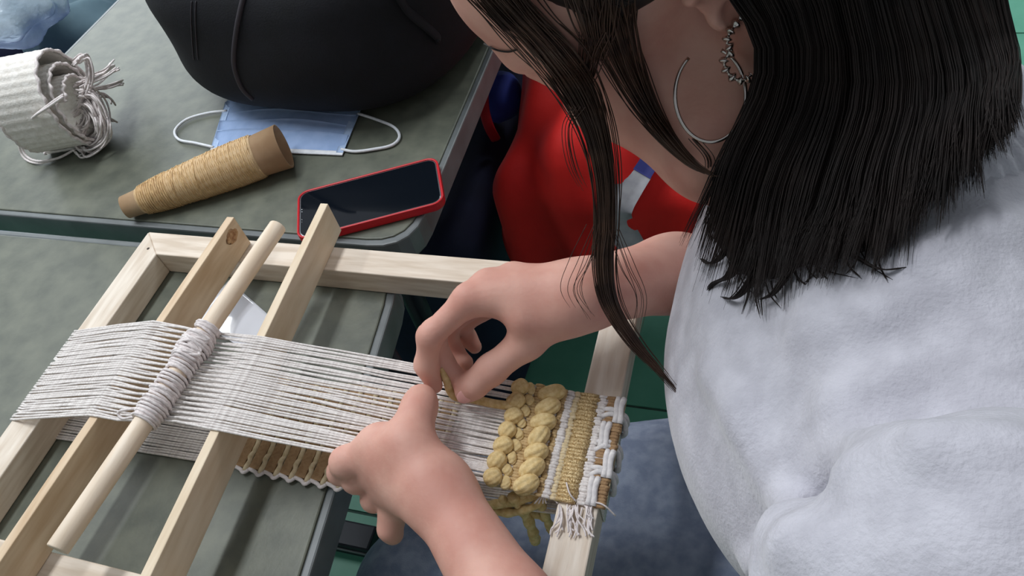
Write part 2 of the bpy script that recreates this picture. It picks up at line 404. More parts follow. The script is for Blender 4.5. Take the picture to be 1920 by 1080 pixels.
NT = 40; zc = ZB + 0.0012
def zt(x): return zc + (x + 0.391) / 0.269 * (ZL + 0.0016 - zc)
thr = []
gap = np.cumsum(np.concatenate([[0], np.maximum(rng.normal(1, 0.10, NT - 1), 0.7)])); gap /= gap[-1]
gap2 = np.cumsum(np.concatenate([[0], np.maximum(rng.normal(1, 0.62, NT - 1), 0.42)])); gap2 /= gap2[-1]
for i in range(NT):
    s = gap[i]; s2 = gap2[i]
    def L(a, b, q=s): return a + (b - a) * q
    yL, yA, yB, yW, yR = L(.1957, .294), L(.196, .292), L(.202, .290), L(.2106, .2965, s2), L(.211, .2955)
    dip = 0.0045 if i % 2 else -0.0005
    j = lambda a=0.0004: rng.normal(0, a)
    P = [(-0.36, yB, ZT + 0.0022), (X0 + .03, yL, ZT + 0.0018), (X0 - .0012, yL, ZT + 0.003), (X0 - .0012, yL + j(), ZL + 0.0006), (X0 + .004, yL + j(), ZL + 0.0013),
         (-0.56, (yL + yA) / 2 + j(), ZL + 0.0013 + (-0.56 - X0) / 0.12 * 0.0385), (xl(yA) - BT, yA, zc), (xl(yA), yA, zc),
         (xl(yA) + .022, yA + j(), zc - dip * 0.7), (-0.452, (yA + yB) / 2 + j(0.0006), zc - dip), (-0.43, yB + j(), zc - dip * 0.7),
         (xr(yB) - BT, yB, zc), (xr(yB), yB, zc)]
    for q in (0.3, 0.62):
        x = -0.391 + q * (-0.172 + 0.391); P.append((x, yB + (yW - yB) * q + j(0.0005), zt(x)))
    P += [(-0.172, yW, zt(-0.172)), (-0.125, yR, ZL + 0.0014), (X1 - .003, yR, ZL + 0.0014), (X1 + .0012, yR, ZL - 0.001), (X1 + .0012, yR, ZT + 0.002), (X1 - .03, yR, ZT + 0.0010), (-0.30, yB, ZT + 0.0022)]
    P = np.array(P)
    Q = []
    for a, b2 in zip(P[:-1], P[1:]):
        n = max(1, int(np.linalg.norm(b2 - a) / 0.02)); Q += [a + (b2 - a) * k / n for k in range(n)]
    Q.append(P[-1]); Q = np.array(Q); Q[:, 1] += rng.normal(0, 0.00018, len(Q))
    obj('warp_thread', *tube(Q, np.where((Q[:, 0] > -0.38) & (Q[:, 2] > ZL), 0.00100, 0.00115) + rng.normal(0, 0.00006, len(Q)), 6), M_warp, loom)

# woven band at the right end of the warp
xb = lambda px: float(WZ(px, 831, ZL + 0.004)[0])
NE, FE = 0.2085, 0.2985
def ribs(name, xa, xb_, m, rad=0.0015, lift=0.0008, n=38, label=None, ya=NE, yb=FE):
    parts = []
    for k in range(n):
        y = ya + (yb - ya) * (k + 0.5) / n + rng.normal(0, 0.0002)
        xs = np.linspace(xa + rng.normal(0, 0.0006), xb_ + rng.normal(0, 0.0006), 4)
        P = np.stack([xs, np.full(4, y), [zt(x) if x < -0.122 else ZL + 0.0015 for x in xs]], 1); P[:, 2] += lift; P[0, 2] -= 0.001; P[-1, 2] -= 0.001
        parts.append(tube(P, rad + rng.normal(0, 0.00008), 7))
    o = obj(name, *merge(parts), m, loom)
    if label: o['label'] = label
    return o
xs = np.linspace(xb(946), xb(1158), 16); ys = np.linspace(NE + 0.0005, FE - 0.0005, 12)
G = np.array([[(x, y, (zt(x) if x < -0.122 else ZL + 0.0015) - 0.0002) for y in ys] for x in xs])
obj('weft_base', *sheet(G, 0.0015), M_cream, loom)
def puffs(pa, pb, n, seed, m=M_must, rz=0.0052, twist=0.85):
    xa, xb_ = xb(pa), xb(pb); hw = (xb_ - xa) / 2; pit = (FE - NE) / n
    for k in range(n):
        y = NE - 0.001 + pit * (k + 0.5); x = (xa + xb_) / 2 + rng.normal(0, 0.0006); a = twist * (1 if k % 2 else 0.55) + rng.normal(0, 0.12)
        axd = np.array([math.cos(a), math.sin(a), 0.10]); axd /= np.linalg.norm(axd); s_ = np.cross([0, 0, 1], axd); s_ /= np.linalg.norm(s_); n_ = np.cross(axd, s_)
        V, Fc = ellips((0, 0, 0), (1, 1, 1), 42, 12); V = np.array(V); ang_ = np.arctan2(V[:, 1], V[:, 0])
        rdg = 1 + 0.055 * np.cos(9 * ang_ + 2.2 * V[:, 2] + k) + 0.04 * np.cos(5 * ang_ - 1.5 * V[:, 2] + 2 * k); fat = np.stack([V[:, 0] * rdg, V[:, 1] * rdg, V[:, 2]], 1)
        fat[:, 2] = np.sign(fat[:, 2]) * np.abs(fat[:, 2]) ** 0.85
        W_ = fat[:, :1] * s_ * pit * 0.54 + fat[:, 1:2] * n_ * rz + fat[:, 2:] * axd * hw * rng.uniform(1.12, 1.36)
        obj('yarn_puff', W_ + np.array([x, y, zt(x) + rz * 0.5]), Fc, m, loom)
puffs(936, 966, 7, 10, rz=0.0060); puffs(991, 1034, 7, 40, rz=0.0068)
puffs(963, 979, 9, 70, mat('pale_roving', (208, 182, 128), (226, 204, 156), 260, 0.95, 0.7, 380), 0.003)
ribs('weft_band', xb(977), xb(997), M_tan, label='tan ribbed band'); ribs('weft_band', xb(1031), xb(1040), M_tan)
ribs('weft_band', xb(1039), xb(1056), M_warp, 0.0014, label='white ribbed band'); ribs('weft_band', xb(1056), xb(1066), M_cream, 0.0016, label='cream ribbed band')
ribs('weft_band', xb(1066), xb(1104), M_gold, 0.0019, 0.0012, 30, label='gold glitter band')
ribs('weft_band', xb(1103), xb(1121), M_warp, 0.0014)
# white and tan blocks next to the end bar, and loops round it
nb = 4
for k in range(nb):
    ya = NE + (FE - NE) * k / nb; yb_ = NE + (FE - NE) * (k + 1) / nb
    for q, (pa, pb) in enumerate(((1121, 1139), (1139, 1157))):
        white = (k + q) % 2 == 0
        if white:
            xa = xb(pa); xe = xb(pb)
            for u in range(2):
                x = xa + (xe - xa) * (u + 0.5) / 2
                P = np.array([[x + 0.0006 * math.sin(v * 6 + u), ya + (yb_ - ya) * v, ZL + 0.0025 + 0.0015 * math.sin(math.pi * v)] for v in np.linspace(0.02, 0.98, 9)])
                obj('white_yarn_bar', *tube(P, 0.0024, 8), M_whiteyarn, loom)
        else: ribs('weft_band', xb(pa), xb(pb), M_brown, 0.0016, 0.0006, 9, ya=ya, yb=yb_)
for y, wv in ((0.232, 0.003), (0.238, 0.0), (0.252, 0.004), (0.259, 0.001), (0.281, 0.002), (0.287, 0.0)):
    P = catmull([(-0.104, y, ZL + 0.0015), (X1 - .004, y + wv, ZL + 0.0035), (X1 + .005, y + wv, ZL - 0.004), (X1 + 0.006, y - wv, ZL - 0.016), (X1 + 0.002, y, ZT + 0.003)], 5)
    obj('yarn_loop', *tube(P, 0.0020, 8), M_whiteyarn, loom)
# loose ends on and around the end bar
def loose(pts, rad, m, name='loose_thread', n=6):
    return obj(name, *tube(catmull([WZ(*p) for p in pts], 6), rad, n), m, loom)
for k in range(26):
    x0 = 1048 + 70 * rng.random(); y0 = 946 + 6 * rng.random(); a = rng.normal(0, 13)
    ln = rng.uniform(25, 62); z0 = ZL + 0.002
    loose([(x0, y0, z0), (x0 + a * .4 + rng.normal(0, 3), y0 + ln * .4, z0 + rng.uniform(0, .003)), (x0 + a * .8 + rng.normal(0, 4), y0 + ln * .75, z0 + rng.uniform(0, .002)), (x0 + a + rng.normal(0, 5), y0 + ln, z0)], 0.0006, M_string)
loose([(1062, 905, ZL + .006), (1068, 925, ZL + .01), (1080, 940, ZL + .006)], 0.0006, M_string)
loose([(1100, 940, ZL + .003), (1130, 946, ZL + .004), (1154, 967, ZL - .004)], 0.0007, M_string)
for a in (-14, -6, 2, 8): loose([(1022, 918, ZL + .004), (1018 + a * .4, 932, ZL + .001), (1016 + a, 944, ZL - .004)], 0.0006, M_string)
loose([(1022, 920, ZL + .004), (1034, 930, ZL + .002), (1046, 944, ZL)], 0.0006, M_string)
# mustard tails hanging under the near edge
for pts, rr in (([(1030, 905, .768), (985, 935, .755), (930, 945, .748), (880, 948, .745)], .0035), ([(1035, 918, .765), (1000, 950, .752), (950, 962, .742), (905, 952, .742)], .0032),
                ([(960, 930, .76), (985, 965, .735), (1000, 1000, .715), (1004, 1016, .705)], .0042), ([(1010, 930, .76), (1018, 955, .74), (1030, 985, .72), (1034, 996, .715)], .0034),
                ([(940, 935, .755), (970, 955, .735), (1005, 965, .73), (1030, 975, .725)], .003), ([(985, 925, .76), (960, 945, .745), (925, 950, .742)], .003)):
    P = catmull([WZ(*p) for p in pts], 8); obj('yarn_tail', *tube(P, rr * (1 + 0.15 * np.sin(np.arange(len(P)) * 1.3)), 9), M_must, loom)
# yarn being woven, running from the hand into the fell
P = catmull([WZ(826, 690, .815), WZ(838, 715, .806), WZ(852, 742, zt(-.22) + .004), WZ(885, 748, zt(-.2) + .003), WZ(925, 757, zt(-.185) + .002), WZ(965, 762, zt(-.17) + .003)], 8)
o = obj('weaving_yarn', *tube(P, 0.0036 * np.concatenate([np.linspace(.55, 1, 12), np.full(len(P) - 12, 1.0)]), 9), M_must, loom); o['label'] = 'mustard yarn held in the fingers'

# woven strip on the underside of the loom
xa, xe = float(WZ(436, 880, ZT + .004)[0]), float(WZ(700, 905, ZT + .004)[0]); ya, yb_ = float(WZ(545, 893, ZT + .004)[1]), 0.292
ns = 12
for k in range(ns):
    x0 = xa + (xe + 0.05 - xa) * k / ns; x1 = xa + (xe + 0.05 - xa) * (k + 1) / ns; xm = x0 + (x1 - x0) * 0.62
    obj('under_weft_band', *box((x0, ya, ZT + 0.0022), (xm, yb_, ZT + 0.0052)), M_brown, loom, False)
    P = np.array([[(xm + x1) / 2 + 0.0006 * math.sin(v * 40), ya + (yb_ - ya) * v, ZT + 0.0045 + 0.0008 * math.sin(v * 70)] for v in np.linspace(-0.02, 1, 34)])
    obj('under_weft_cord', *tube(P, (x1 - xm) * 0.42, 8), M_cream, loom)
    obj('selvedge_loop', *tube(catmull([(x0, ya, ZT + .004), ((x0 + x1) / 2, ya - 0.0022, ZT + .0045), (xm + .002, ya - 0.0042, ZT + .004), (x1, ya - 0.001, ZT + .004)], 4), 0.0017, 7), M_string, loom)

# heddle rod with its string leashes
A = WZ(521, 424, 0.8205); Bp = WZ(107, 1031, 0.8175)
rod = empty('heddle_rod', (*((A + Bp) / 2)[:2], 0.811)); tag(rod, 'round wooden dowel wound with white string leashes, lying across the warp', 'dowel')
P = np.array([A + (Bp - A) * s for s in np.linspace(0, 1, 12)]); rr = np.full(12, 0.0082)
bevel(obj('dowel', *tube(P, rr, 20), M_dowel, rod), 0.001, 2)
def rodpt(px, py):
    best = min(np.linspace(0, 1, 400), key=lambda s: abs((A + (Bp - A) * s)[1] - WZ(px, py, .82)[1])); return best
s0, s1 = rodpt(385, 612), rodpt(262, 790)
ax = (Bp - A) / np.linalg.norm(Bp - A); u1 = np.cross(ax, [0, 0, 1]); u1 /= np.linalg.norm(u1); u2 = np.cross(u1, ax)
for layer, (ra, turns, seed) in enumerate(((0.0096, 34, 1), (0.0108, 27, 2))):
    n = turns * 10; P = []
    g = np.random.default_rng(seed); wob = np.interp(np.arange(n), np.arange(0, n, 7), g.normal(0, 1, len(np.arange(0, n, 7))))
    for k in range(n):
        s = s0 + (s1 - s0) * k / n; a = 2 * math.pi * k / 10
        ext = 0.0022 * math.exp(-((k / n - 0.22) / 0.09) ** 2) + 0.001 * math.exp(-((k / n - 0.8) / 0.08) ** 2)
        P.append(A + (Bp - A) * s + ax * wob[k] * 0.0016 + (u1 * math.cos(a) + u2 * math.sin(a)) * (ra + ext + 0.0006 * wob[k]))
    o = obj('string_leash', *tube(P, 0.00125, 6), M_string, rod); o['label'] = 'white string wound round the dowel'
P = catmull([WZ(268, 775, .824), WZ(248, 782, .818), WZ(228, 784, .814), WZ(222, 773, .816), WZ(236, 768, .82), WZ(262, 765, .824)], 6)
obj('string_loop', *tube(P, 0.0012, 6), M_string, rod)
P = []
for k in range(60):                                 # knotted lump of string
    a = k * 0.9; s = rodpt(358, 655) + 0.035 * math.sin(k * 0.37) ; P.append(A + (Bp - A) * s + (u1 * math.cos(a) + u2 * abs(math.sin(a))) * (0.0125 + 0.0012 * math.sin(k * 1.7)))
obj('string_knot', *tube(catmull(P, 3), 0.0012, 6), M_string, rod)

# ------------------------------------------------------------ things on the tables
# white sheet under the loom
cs_ = [WZ(x, y, ZT + .001) for x, y in ((430, 526), (507, 594), (478, 668), (366, 600))]
G = np.array([[(cs_[0] * (1 - u) + cs_[1] * u) * (1 - v) + (cs_[3] * (1 - u) + cs_[2] * u) * v + np.array([0, 0, 0.0008 + 0.003 * math.sin(v * 3.0) * math.sin(u * 3.1)]) for v in np.linspace(0, 1, 14)] for u in np.linspace(0, 1, 12)])
tag(obj('paper_sheet', *sheet(G[:, ::-1], 0.0005), M_paper), 'small glossy white sheet on the table beneath the dowel', 'paper')

# phone
q = [WZ(553, 362, .753), WZ(818, 296, .753), WZ(835, 372, .753), WZ(560, 448, .753)]
cx = sum(q) / 4; e = (q[1] - q[0] + q[2] - q[3]); e[2] = 0; ang = math.atan2(e[1], e[0]); PL, PW = 0.161, 0.0765
ph = empty('mobile_phone', (cx[0], cx[1], ZT)); tag(ph, 'mobile phone in a red case, dark screen up, on the far table', 'phone')
def rrect(l, wd, rr, n=6):
    P = []
    for sx, sy, a0 in ((1, 1, 0), (-1, 1, 90), (-1, -1, 180), (1, -1, 270)):
        for k in range(n + 1):
            a = math.radians(a0 + 90 * k / n); P.append((sx * (l / 2 - rr) + rr * math.cos(a), sy * (wd / 2 - rr) + rr * math.sin(a)))
    return P
def place(P2): return [(cx[0] + p[0] * math.cos(ang) - p[1] * math.sin(ang), cx[1] + p[0] * math.sin(ang) + p[1] * math.cos(ang)) for p in P2]
bevel(obj('case_back', *prism(place(rrect(PL, PW, .013)), ZT, ZT + .0095), M_red, ph, False), 0.003, 3)
o_, i_ = place(rrect(PL, PW, .013)), place(rrect(PL - .005, PW - .005, .0105)); n = len(o_)
V = [(*p, ZT + .0065) for p in o_] + [(*p, ZT + .0118) for p in o_] + [(*p, ZT + .0118) for p in i_] + [(*p, ZT + .0065) for p in i_]
Fc = [(a * n + i, a * n + (i + 1) % n, ((a + 1) % 4) * n + (i + 1) % n, ((a + 1) % 4) * n + i) for i in range(n) for a in range(4)]
bevel(obj('case_lip', V, Fc, M_red, ph, False), 0.001, 2)
bevel(obj('edge_band', *prism(place(rrect(PL - .0052, PW - .0052, .0104)), ZT + .008, ZT + .0107), M_chrome, ph, False), 0.0004, 2)
scr = bevel(obj('screen', *prism(place(rrect(PL - .0075, PW - .0075, .0095)), ZT + .009, ZT + .0112), M_screen, ph, False), 0.0003, 2)
sl = place([(-PL / 2 + .0055, v) for v in (-.012, -.008, .004, .008)])
for p in sl: obj('glint_dot', *ellips((*p, ZT + .0113), (.0006, .0006, .0002), 8, 4), M_chrome, scr)  # reflections on the glass, put in as small bright dots

# spool of beige thread
A2 = WZ(235, 388, ZT + .016); B2 = WZ(533, 276, ZT + .026)
A2[2] = ZT + .0155; B2[2] = ZT + .0275
sp = empty('thread_cone', (*((A2 + B2) / 2)[:2], ZT)); tag(sp, 'kraft cardboard cone wound with beige thread, lying on its side', 'thread cone')
ax2 = B2 - A2; L2 = np.linalg.norm(ax2); ax2 /= L2; v1 = np.cross(ax2, [0, 0, 1]); v1 /= np.linalg.norm(v1); v2 = np.cross(v1, ax2)
def lathe(prof, n=40, jit=0.0):
    V = []; Fc = []
    for (s, rr_) in prof:
        for k in range(n):
            a = 2 * math.pi * k / n; V.append(A2 + ax2 * s + (v1 * math.cos(a) + v2 * math.sin(a)) * rr_ * (1 + jit * rng.normal()))
    for i in range(len(prof) - 1):
        for k in range(n): Fc.append((i * n + k, i * n + (k + 1) % n, (i + 1) * n + (k + 1) % n, (i + 1) * n + k))
    return V, Fc
r0_, r1_ = 0.0135, 0.0262
rc = lambda s: r0_ + (r1_ - r0_) * s / L2
V, Fc = lathe([(0.002, rc(0) - .003), (0, rc(0) - .002), (0, rc(0)), (L2, rc(L2)), (L2, rc(L2) - .002), (L2 * .5, rc(L2 * .5) - .003), (0.002, rc(0) - .003)])
obj('cardboard_cone', V, Fc, M_card, sp)
prof = [(L2 * t, rc(L2 * t) + 0.0005 + dd) for t, dd in ((.10, 0), (.13, .0008), (.2, .0022), (.34, .0030), (.5, .0034), (.7, .0028), (.83, .0012), (.845, 0))]
th = obj('thread_body', *lathe(prof, 40, 0.004), M_thread, sp)
def helix(t0, t1, turns, extra, ph0=0.0, n=14):
    N_ = int(turns * n) + 1; P = []
    for k in range(N_):
        t = t0 + (t1 - t0) * k / (N_ - 1); a = 2 * math.pi * k / n + ph0; s = L2 * t
        P.append(A2 + ax2 * s + (v1 * math.cos(a) + v2 * math.sin(a)) * (np.interp(s, [p[0] for p in prof], [p[1] for p in prof]) + extra))
    return P
parts = [tube(helix(.11, .84, 62, .0003), .0005, 4), tube(helix(.83, .13, 31, .0006, 1.0), .00045, 4), tube(helix(.13, .8, 9, .0009, 2.0), .0004, 4),
         tube(helix(.2, .5, 2.2, .0011, 0.4), .00045, 4), tube(helix(.5, .24, 1.8, .0012, 3.4), .00045, 4), tube(helix(.11, .3, 14, .0012, 3.4), .0005, 4)]
obj('thread_winding', *merge(parts), mat('pale_thread', (208, 172, 122), (232, 200, 150), 200, 0.7), th)

# face mask
mk = empty('face_mask', (-0.575, 0.63, ZT)); tag(mk, 'light blue pleated face mask with white ear loops, partly under the bag', 'face mask')
cs = [WZ(396, 284, ZT), WZ(643, 294, ZT), WZ(682, 198, ZT), WZ(425, 192, ZT)]
def mk_pt(u, v, lift=0.0):
    p = (cs[0] * (1 - u) + cs[1] * u) * (1 - v) + (cs[3] * (1 - u) + cs[2] * u) * v
    return p + np.array([0, 0, 0.0022 + 0.003 * math.sin(math.pi * min(max(u, 0), 1)) * math.sin(math.pi * min(max(v, 0), 1)) + lift])
for k, (va, vb) in enumerate(((.03, .36), (.27, .56), (.47, .76), (.67, 1.0))):      # overlapping pleats, each fold lying over the next
    G = np.array([[mk_pt(u, va + (vb - va) * v, .0006 + .0045 * math.sin(math.pi * min(max(u, .04), .96)) * v - .0008 * (1 - v) + .0012 * math.sin(u * 9 + k * 2) * v) for v in np.linspace(0, 1, 8)] for u in np.linspace(0.01, .99, 26)])
    obj('pleat', *sheet(G, 0.0009), M_mask, mk)
G = np.array([[mk_pt(u, v, .0006) for v in np.linspace(0.0, .07, 4)] for u in np.linspace(0.0, 1, 26)])
obj('edge_binding', *sheet(G, 0.0010), M_maskw, mk)
for ua, ub in ((0.0, 0.05), (0.95, 1.0)):
    G = np.array([[mk_pt(u, v, .0007) for v in np.linspace(0.04, .98, 40)] for u in np.linspace(ua, ub, 4)])
    obj('side_seam', *sheet(G, 0.0008), mat('mask_seam', (166, 190, 226), (178, 200, 232), 300, 0.9, 0.6, 900), mk)
for pts in ([(425, 208), (390, 212), (350, 224), (328, 245), (336, 262), (365, 268), (400, 276)], [(672, 213), (705, 224), (738, 238), (749, 256), (735, 272), (700, 280), (665, 284), (640, 280)]):
    obj('ear_loop', *tube(catmull([WZ(x, y, ZT + .003) for x, y in pts], 6), 0.0018, 8), M_maskw, mk)

# rolled woven band with fringe
rcn = WZ(128, 182, ZT + .071); a1 = np.array([.96, .28, 0]); a1 /= np.linalg.norm(a1); a2 = np.array([-a1[1], a1[0], 0])
rl = empty('woven_roll', (rcn[0], rcn[1], ZT)); tag(rl, 'rolled white woven band with tangled fringe at the table corner', 'woven band')
RY, RZ = .055, .069; WB = 0.072
def spiral(th, turns_in):
    k = 1 - 0.085 * turns_in
    return k
N_ = 330; TH = np.linspace(0, 2 * math.pi * 2.7, N_)
def sp_pt(th, s, off=0.0):
    tr = th / (2 * math.pi); k = 1 - 0.155 * tr - 0.03 * math.sin(th * 0.8 + 1) * tr
    ry = RY * k + off; rz = RZ * k + off
    ryz = (ry * math.cos(th - 1.9), rz * math.sin(th - 1.9) - 0.005 * tr)
    return rcn + a1 * (s + 0.004 * tr) + a2 * ryz[0] + np.array([0, 0, 1.0]) * ryz[1]
ns = 12
G = np.array([[sp_pt(t, -WB + WB * j / ns, 0.0007 * math.sin(t * 34) + 0.0004 * math.sin(j * 3.0)) for j in range(ns + 1)] for t in TH])
o = obj('band', *sheet(G, 0.0030), mat('white_knit_band', (226, 220, 212), (242, 238, 232), 160, 0.95, 0.7, 420), rl)
for e_ in (0.0, -WB):
    P = np.array([sp_pt(t, e_ + 0.0014 * math.sin(t * 17), -0.0012) for t in np.linspace(0, TH[-1], 420)])
    obj('edge_scallop', *tube(P, 0.0020 + 0.0005 * np.sin(np.arange(420) * 1.25), 6), M_string, rl)
parts = []
skeins = [([(140, 120, .105), (158, 105, .10), (168, 140, .08), (160, 175, .065), (150, 200, .05)], 12, 4), ([(148, 165, .07), (172, 172, .062), (190, 200, .05), (200, 235, .03), (190, 262, .012), (160, 280, .006), (146, 268, .010)], 22, 6),
          ([(150, 185, .055), (168, 195, .05), (182, 225, .04), (185, 250, .02), (165, 265, .012), (152, 250, .02), (160, 225, .03)], 20, 5), ([(140, 215, .04), (152, 205, .045), (165, 215, .04), (160, 235, .03), (146, 240, .025)], 12, 4),
          ([(146, 160, .075), (172, 150, .07), (195, 138, .055), (212, 124, .045)], 12, 4), ([(150, 175, .06), (180, 165, .055), (205, 160, .045), (229, 153, .035)], 6, 2), ([(170, 180, .05), (195, 180, .04), (206, 186, .03), (213, 196, .02)], 4, 2), ([(190, 215, .035), (205, 222, .02), (215, 228, .015)], 3, 2)]
for pts, n, jt in skeins:
    for k in range(n):
        off = rng.normal(0, jt, 2); P = [WZ(x + off[0] + rng.normal(0, 1.6), y + off[1] + rng.normal(0, 1.6), ZT + max(.002, h + rng.normal(0, .005))) for x, y, h in pts]
        parts.append(tube(catmull(P, 5), 0.00125, 5))
o = obj('fringe', *merge(parts), M_string, rl); o['kind'] = 'stuff'; o['label'] = 'tangled white cotton fringe'
for dz, dp in ((0, 0), (.003, 4)):
    obj('tie_cord', *tube(catmull([WZ(118, 178 + dp, ZT + .115), WZ(92, 196 + dp, ZT + .10), WZ(60, 222, ZT + .08), WZ(42 + dp, 248, ZT + .05), WZ(36 + dp, 272, ZT + .02), WZ(46 + dp, 297 - dp, ZT + .003 + dz), WZ(72, 306 - dp, ZT + .003 + dz), WZ(110, 296, ZT + .003 + dz), WZ(142, 279, ZT + .004 + dz)], 6), 0.0016, 6), M_string, rl)

# black bag
bg = empty('canvas_bag', (-0.56, 0.90, ZT)); tag(bg, 'large black navy canvas bag with grey piping on the far table', 'bag')
bsdf = Dis(U(.05, XBox((-0.553, 0.895, ZT + .104), (.210, .262, .094), .15, .055), Ell((-.54, .76, ZT + .085), (.15, .135, .075)), Ell((-.56, .93, ZT + .16), (.15, .2, .09))),
           lambda P: 0.004 * np.sin(P[:, 0] * 21 + 3 * P[:, 2] * 9) * np.sin(P[:, 1] * 17 + 2) , .004)
bbody = sobj('bag_body', bsdf, (-.86, .56, ZT - .01), (-.27, 1.24, ZT + .32), .008, M_bag, bg)
def on_surface(n, pts, off, per=6):
    P = []
    for x, y in pts:
        t = march(n, x, y, t1=2.5)
        if t is not None: P.append(WT(x, y, t - off))
    return catmull(P, per)
obj('piping', *tube(on_surface(bsdf, [(462, -25), (455, 0), (446, 40), (440, 80), (438, 110), (440, 130), (447, 152), (457, 170), (474, 186)], .001), .0028, 8), M_cord, bbody)
for dx in (0, 8): obj('stitching', *tube(on_surface(bsdf, [(359 + dx, 2), (358 + dx, 30), (359 + dx, 60), (361 + dx, 90), (363 + dx, 112)], .0004), .0006, 5), M_cord, bbody)
obj('strap', *tube(on_surface(bsdf, [(740, -20), (765, 20), (800, 50), (822, 72), (818, 80)], .003), .007, 8, flat=.35), M_bag, bg)

# ------------------------------------------------------------ things beyond the tables
def cloth_noise(a, s1, s2, s3, ph=0.0):
    return lambda P: a * (np.sin(P[:, 0] * s1 + P[:, 2] * s3 + ph) * np.sin(P[:, 1] * s2 + 1.3 * ph) + 0.5 * np.sin(P[:, 0] * s1 * 2.1 - P[:, 1] * s2 * 1.7 + P[:, 2] * s3))
jk = empty('red_jacket', (-0.17, 0.98, .40)); tag(jk, 'bright red cloth jacket with a bent grey stripe, heaped beside the far table', 'jacket')
jsdf = Dis(U(.05, RBox((-.14, .97, .50), (.225, .27, .10), .045), RBox((-.20, .90, .55), (.15, .17, .11), .045, np.array([[.95, -.31, 0], [.31, .95, 0], [0, 0, 1]])), Cap((-.335, .76, .44), (-.33, 1.10, .60), .035, .04), Cap((-.20, .72, .45), (-.22, .95, .64), .04, .05), Cap((-.05, .74, .46), (-.10, 1.0, .60), .05, .06)),
           cloth_noise(.011, 34, 11, 8, .4), .017)
jbody = sobj('jacket_body', jsdf, (-.46, .60, .37), (.14, 1.30, .76), .008, M_redcloth, jk)
so = empty('low_stool', (-.15, 1.02, 0)); tag(so, 'dark low stool under the red jacket', 'stool')
bevel(obj('seat', *box((-.33, .86, .352), (.03, 1.2, .376)), M_steel, so, False), .006)
for x in (-.28, -.02):
    for y in (.98, 1.16): obj('leg', *tube(np.array([[x, y, .37], [x, y, 0]]), .014, 8), M_steel, so)
def ribbon(n, pts, wd, off, per=6):
    P = on_surface(n, pts, off, per); T = np.gradient(P, axis=0); view = P - CAM; view /= np.linalg.norm(view, axis=1)[:, None]
    S_ = np.cross(T, view); S_ /= np.linalg.norm(S_, axis=1)[:, None]
    G = np.stack([P - S_ * wd / 2, P - S_ * wd / 6, P + S_ * wd / 6, P + S_ * wd / 2], 1); return sheet(G, 0.003)
o = obj('stripe', *ribbon(jsdf, [(1198, 320), (1180, 350), (1163, 382), (1158, 405), (1166, 430), (1180, 455), (1194, 480), (1206, 505)], .036, .003), M_greystripe, jbody); o['label'] = 'grey stripe'
o = obj('patch', *ribbon(jsdf, [(1220, 284), (1208, 302), (1196, 322)], .036, .0035), M_navystripe, jbody); o['label'] = 'navy patch'
nb_ = empty('navy_bag', (-.47, 1.0, 0)); tag(nb_, 'dark navy cloth bag with red strap on the floor between table and jacket', 'bag')
nsdf = Dis(RBox((-.525, 1.02, .25), (.12, .36, .25), .05), cloth_noise(.006, 15, 9, 8, 1.0), .01)
sobj('bag_body', nsdf, (-.68, .64, -.02), (-.34, 1.40, .54), .012, M_navy, nb_)
V, Fc = ellips(WZ(936, 182, .55), (.040, .045, .038), 16, 10, None, .05, 3); o = obj('blue_bundle', V, Fc, M_blue, nb_); o['label'] = 'royal blue cloth bundle'
o = obj('strap', *tube(catmull([WZ(x, y, z) for x, y, z in ((925, 118, .55), (912, 140, .58), (907, 175, .58), (909, 210, .57), (918, 240, .55), (930, 262, .52))], 6), .008, 8, flat=.4), mat('red_strap', (176, 20, 34), None, rough=.7), nb_); o['label'] = 'red strap'
# heap on a blue seat beyond the left end of the far table
st = empty('blue_bench', (-1.45, 1.06, 0)); tag(st, 'royal blue padded bench beyond the end of the far table', 'bench')
sobj('seat_pad', RBox((-1.45, 1.06, .41), (.36, .56, .05), .03), (-1.85, .45, .33), (-1.05, 1.66, .48), .014, M_blue, st)
for x in (-1.72, -1.18):
    for y in (.56, 1.54): obj('leg', *tube(np.array([[x, y, .37], [x, y, 0]]), .018, 10), M_steel, st)
def heap(name, label, cat, c, rad, m, ph, amp=.008):
    c = np.array(c, float); n = Dis(Ell(c, rad), cloth_noise(amp, 38, 44, 36, ph), amp * 1.5); R_ = np.array(rad) + amp * 2 + .02
    tag(sobj(name, n, c - R_, c + R_, .008, m), label, cat)
heap('blue_cloth', 'royal blue folded cloth behind the far table end', 'cloth', (-1.42, 1.36, .55), (.12, .11, .085), M_blue, .3)
heap('teal_cloth', 'grey teal cloth heaped behind the white woven roll', 'cloth', (-1.42, 1.13, .55), (.13, .095, .085), M_teal, 1.1)
heap('plastic_bag', 'crumpled pale see-through plastic bag on the heap of cloth', 'plastic bag', (-1.40, 1.00, .70), (.115, .085, .055), M_plastic, 2.0, .014)
heap('navy_cloth', 'dark navy cloth lying under the plastic bag', 'cloth', (-1.68, 1.16, .54), (.10, .12, .07), M_navy, 2.7)
heap('blue_cloth', 'violet blue cloth beside the white woven roll', 'cloth', (-1.45, .93, .53), (.17, .09, .06), mat('violet_blue_cloth', (44, 44, 110), (58, 58, 134), 10, .85), 3.3)

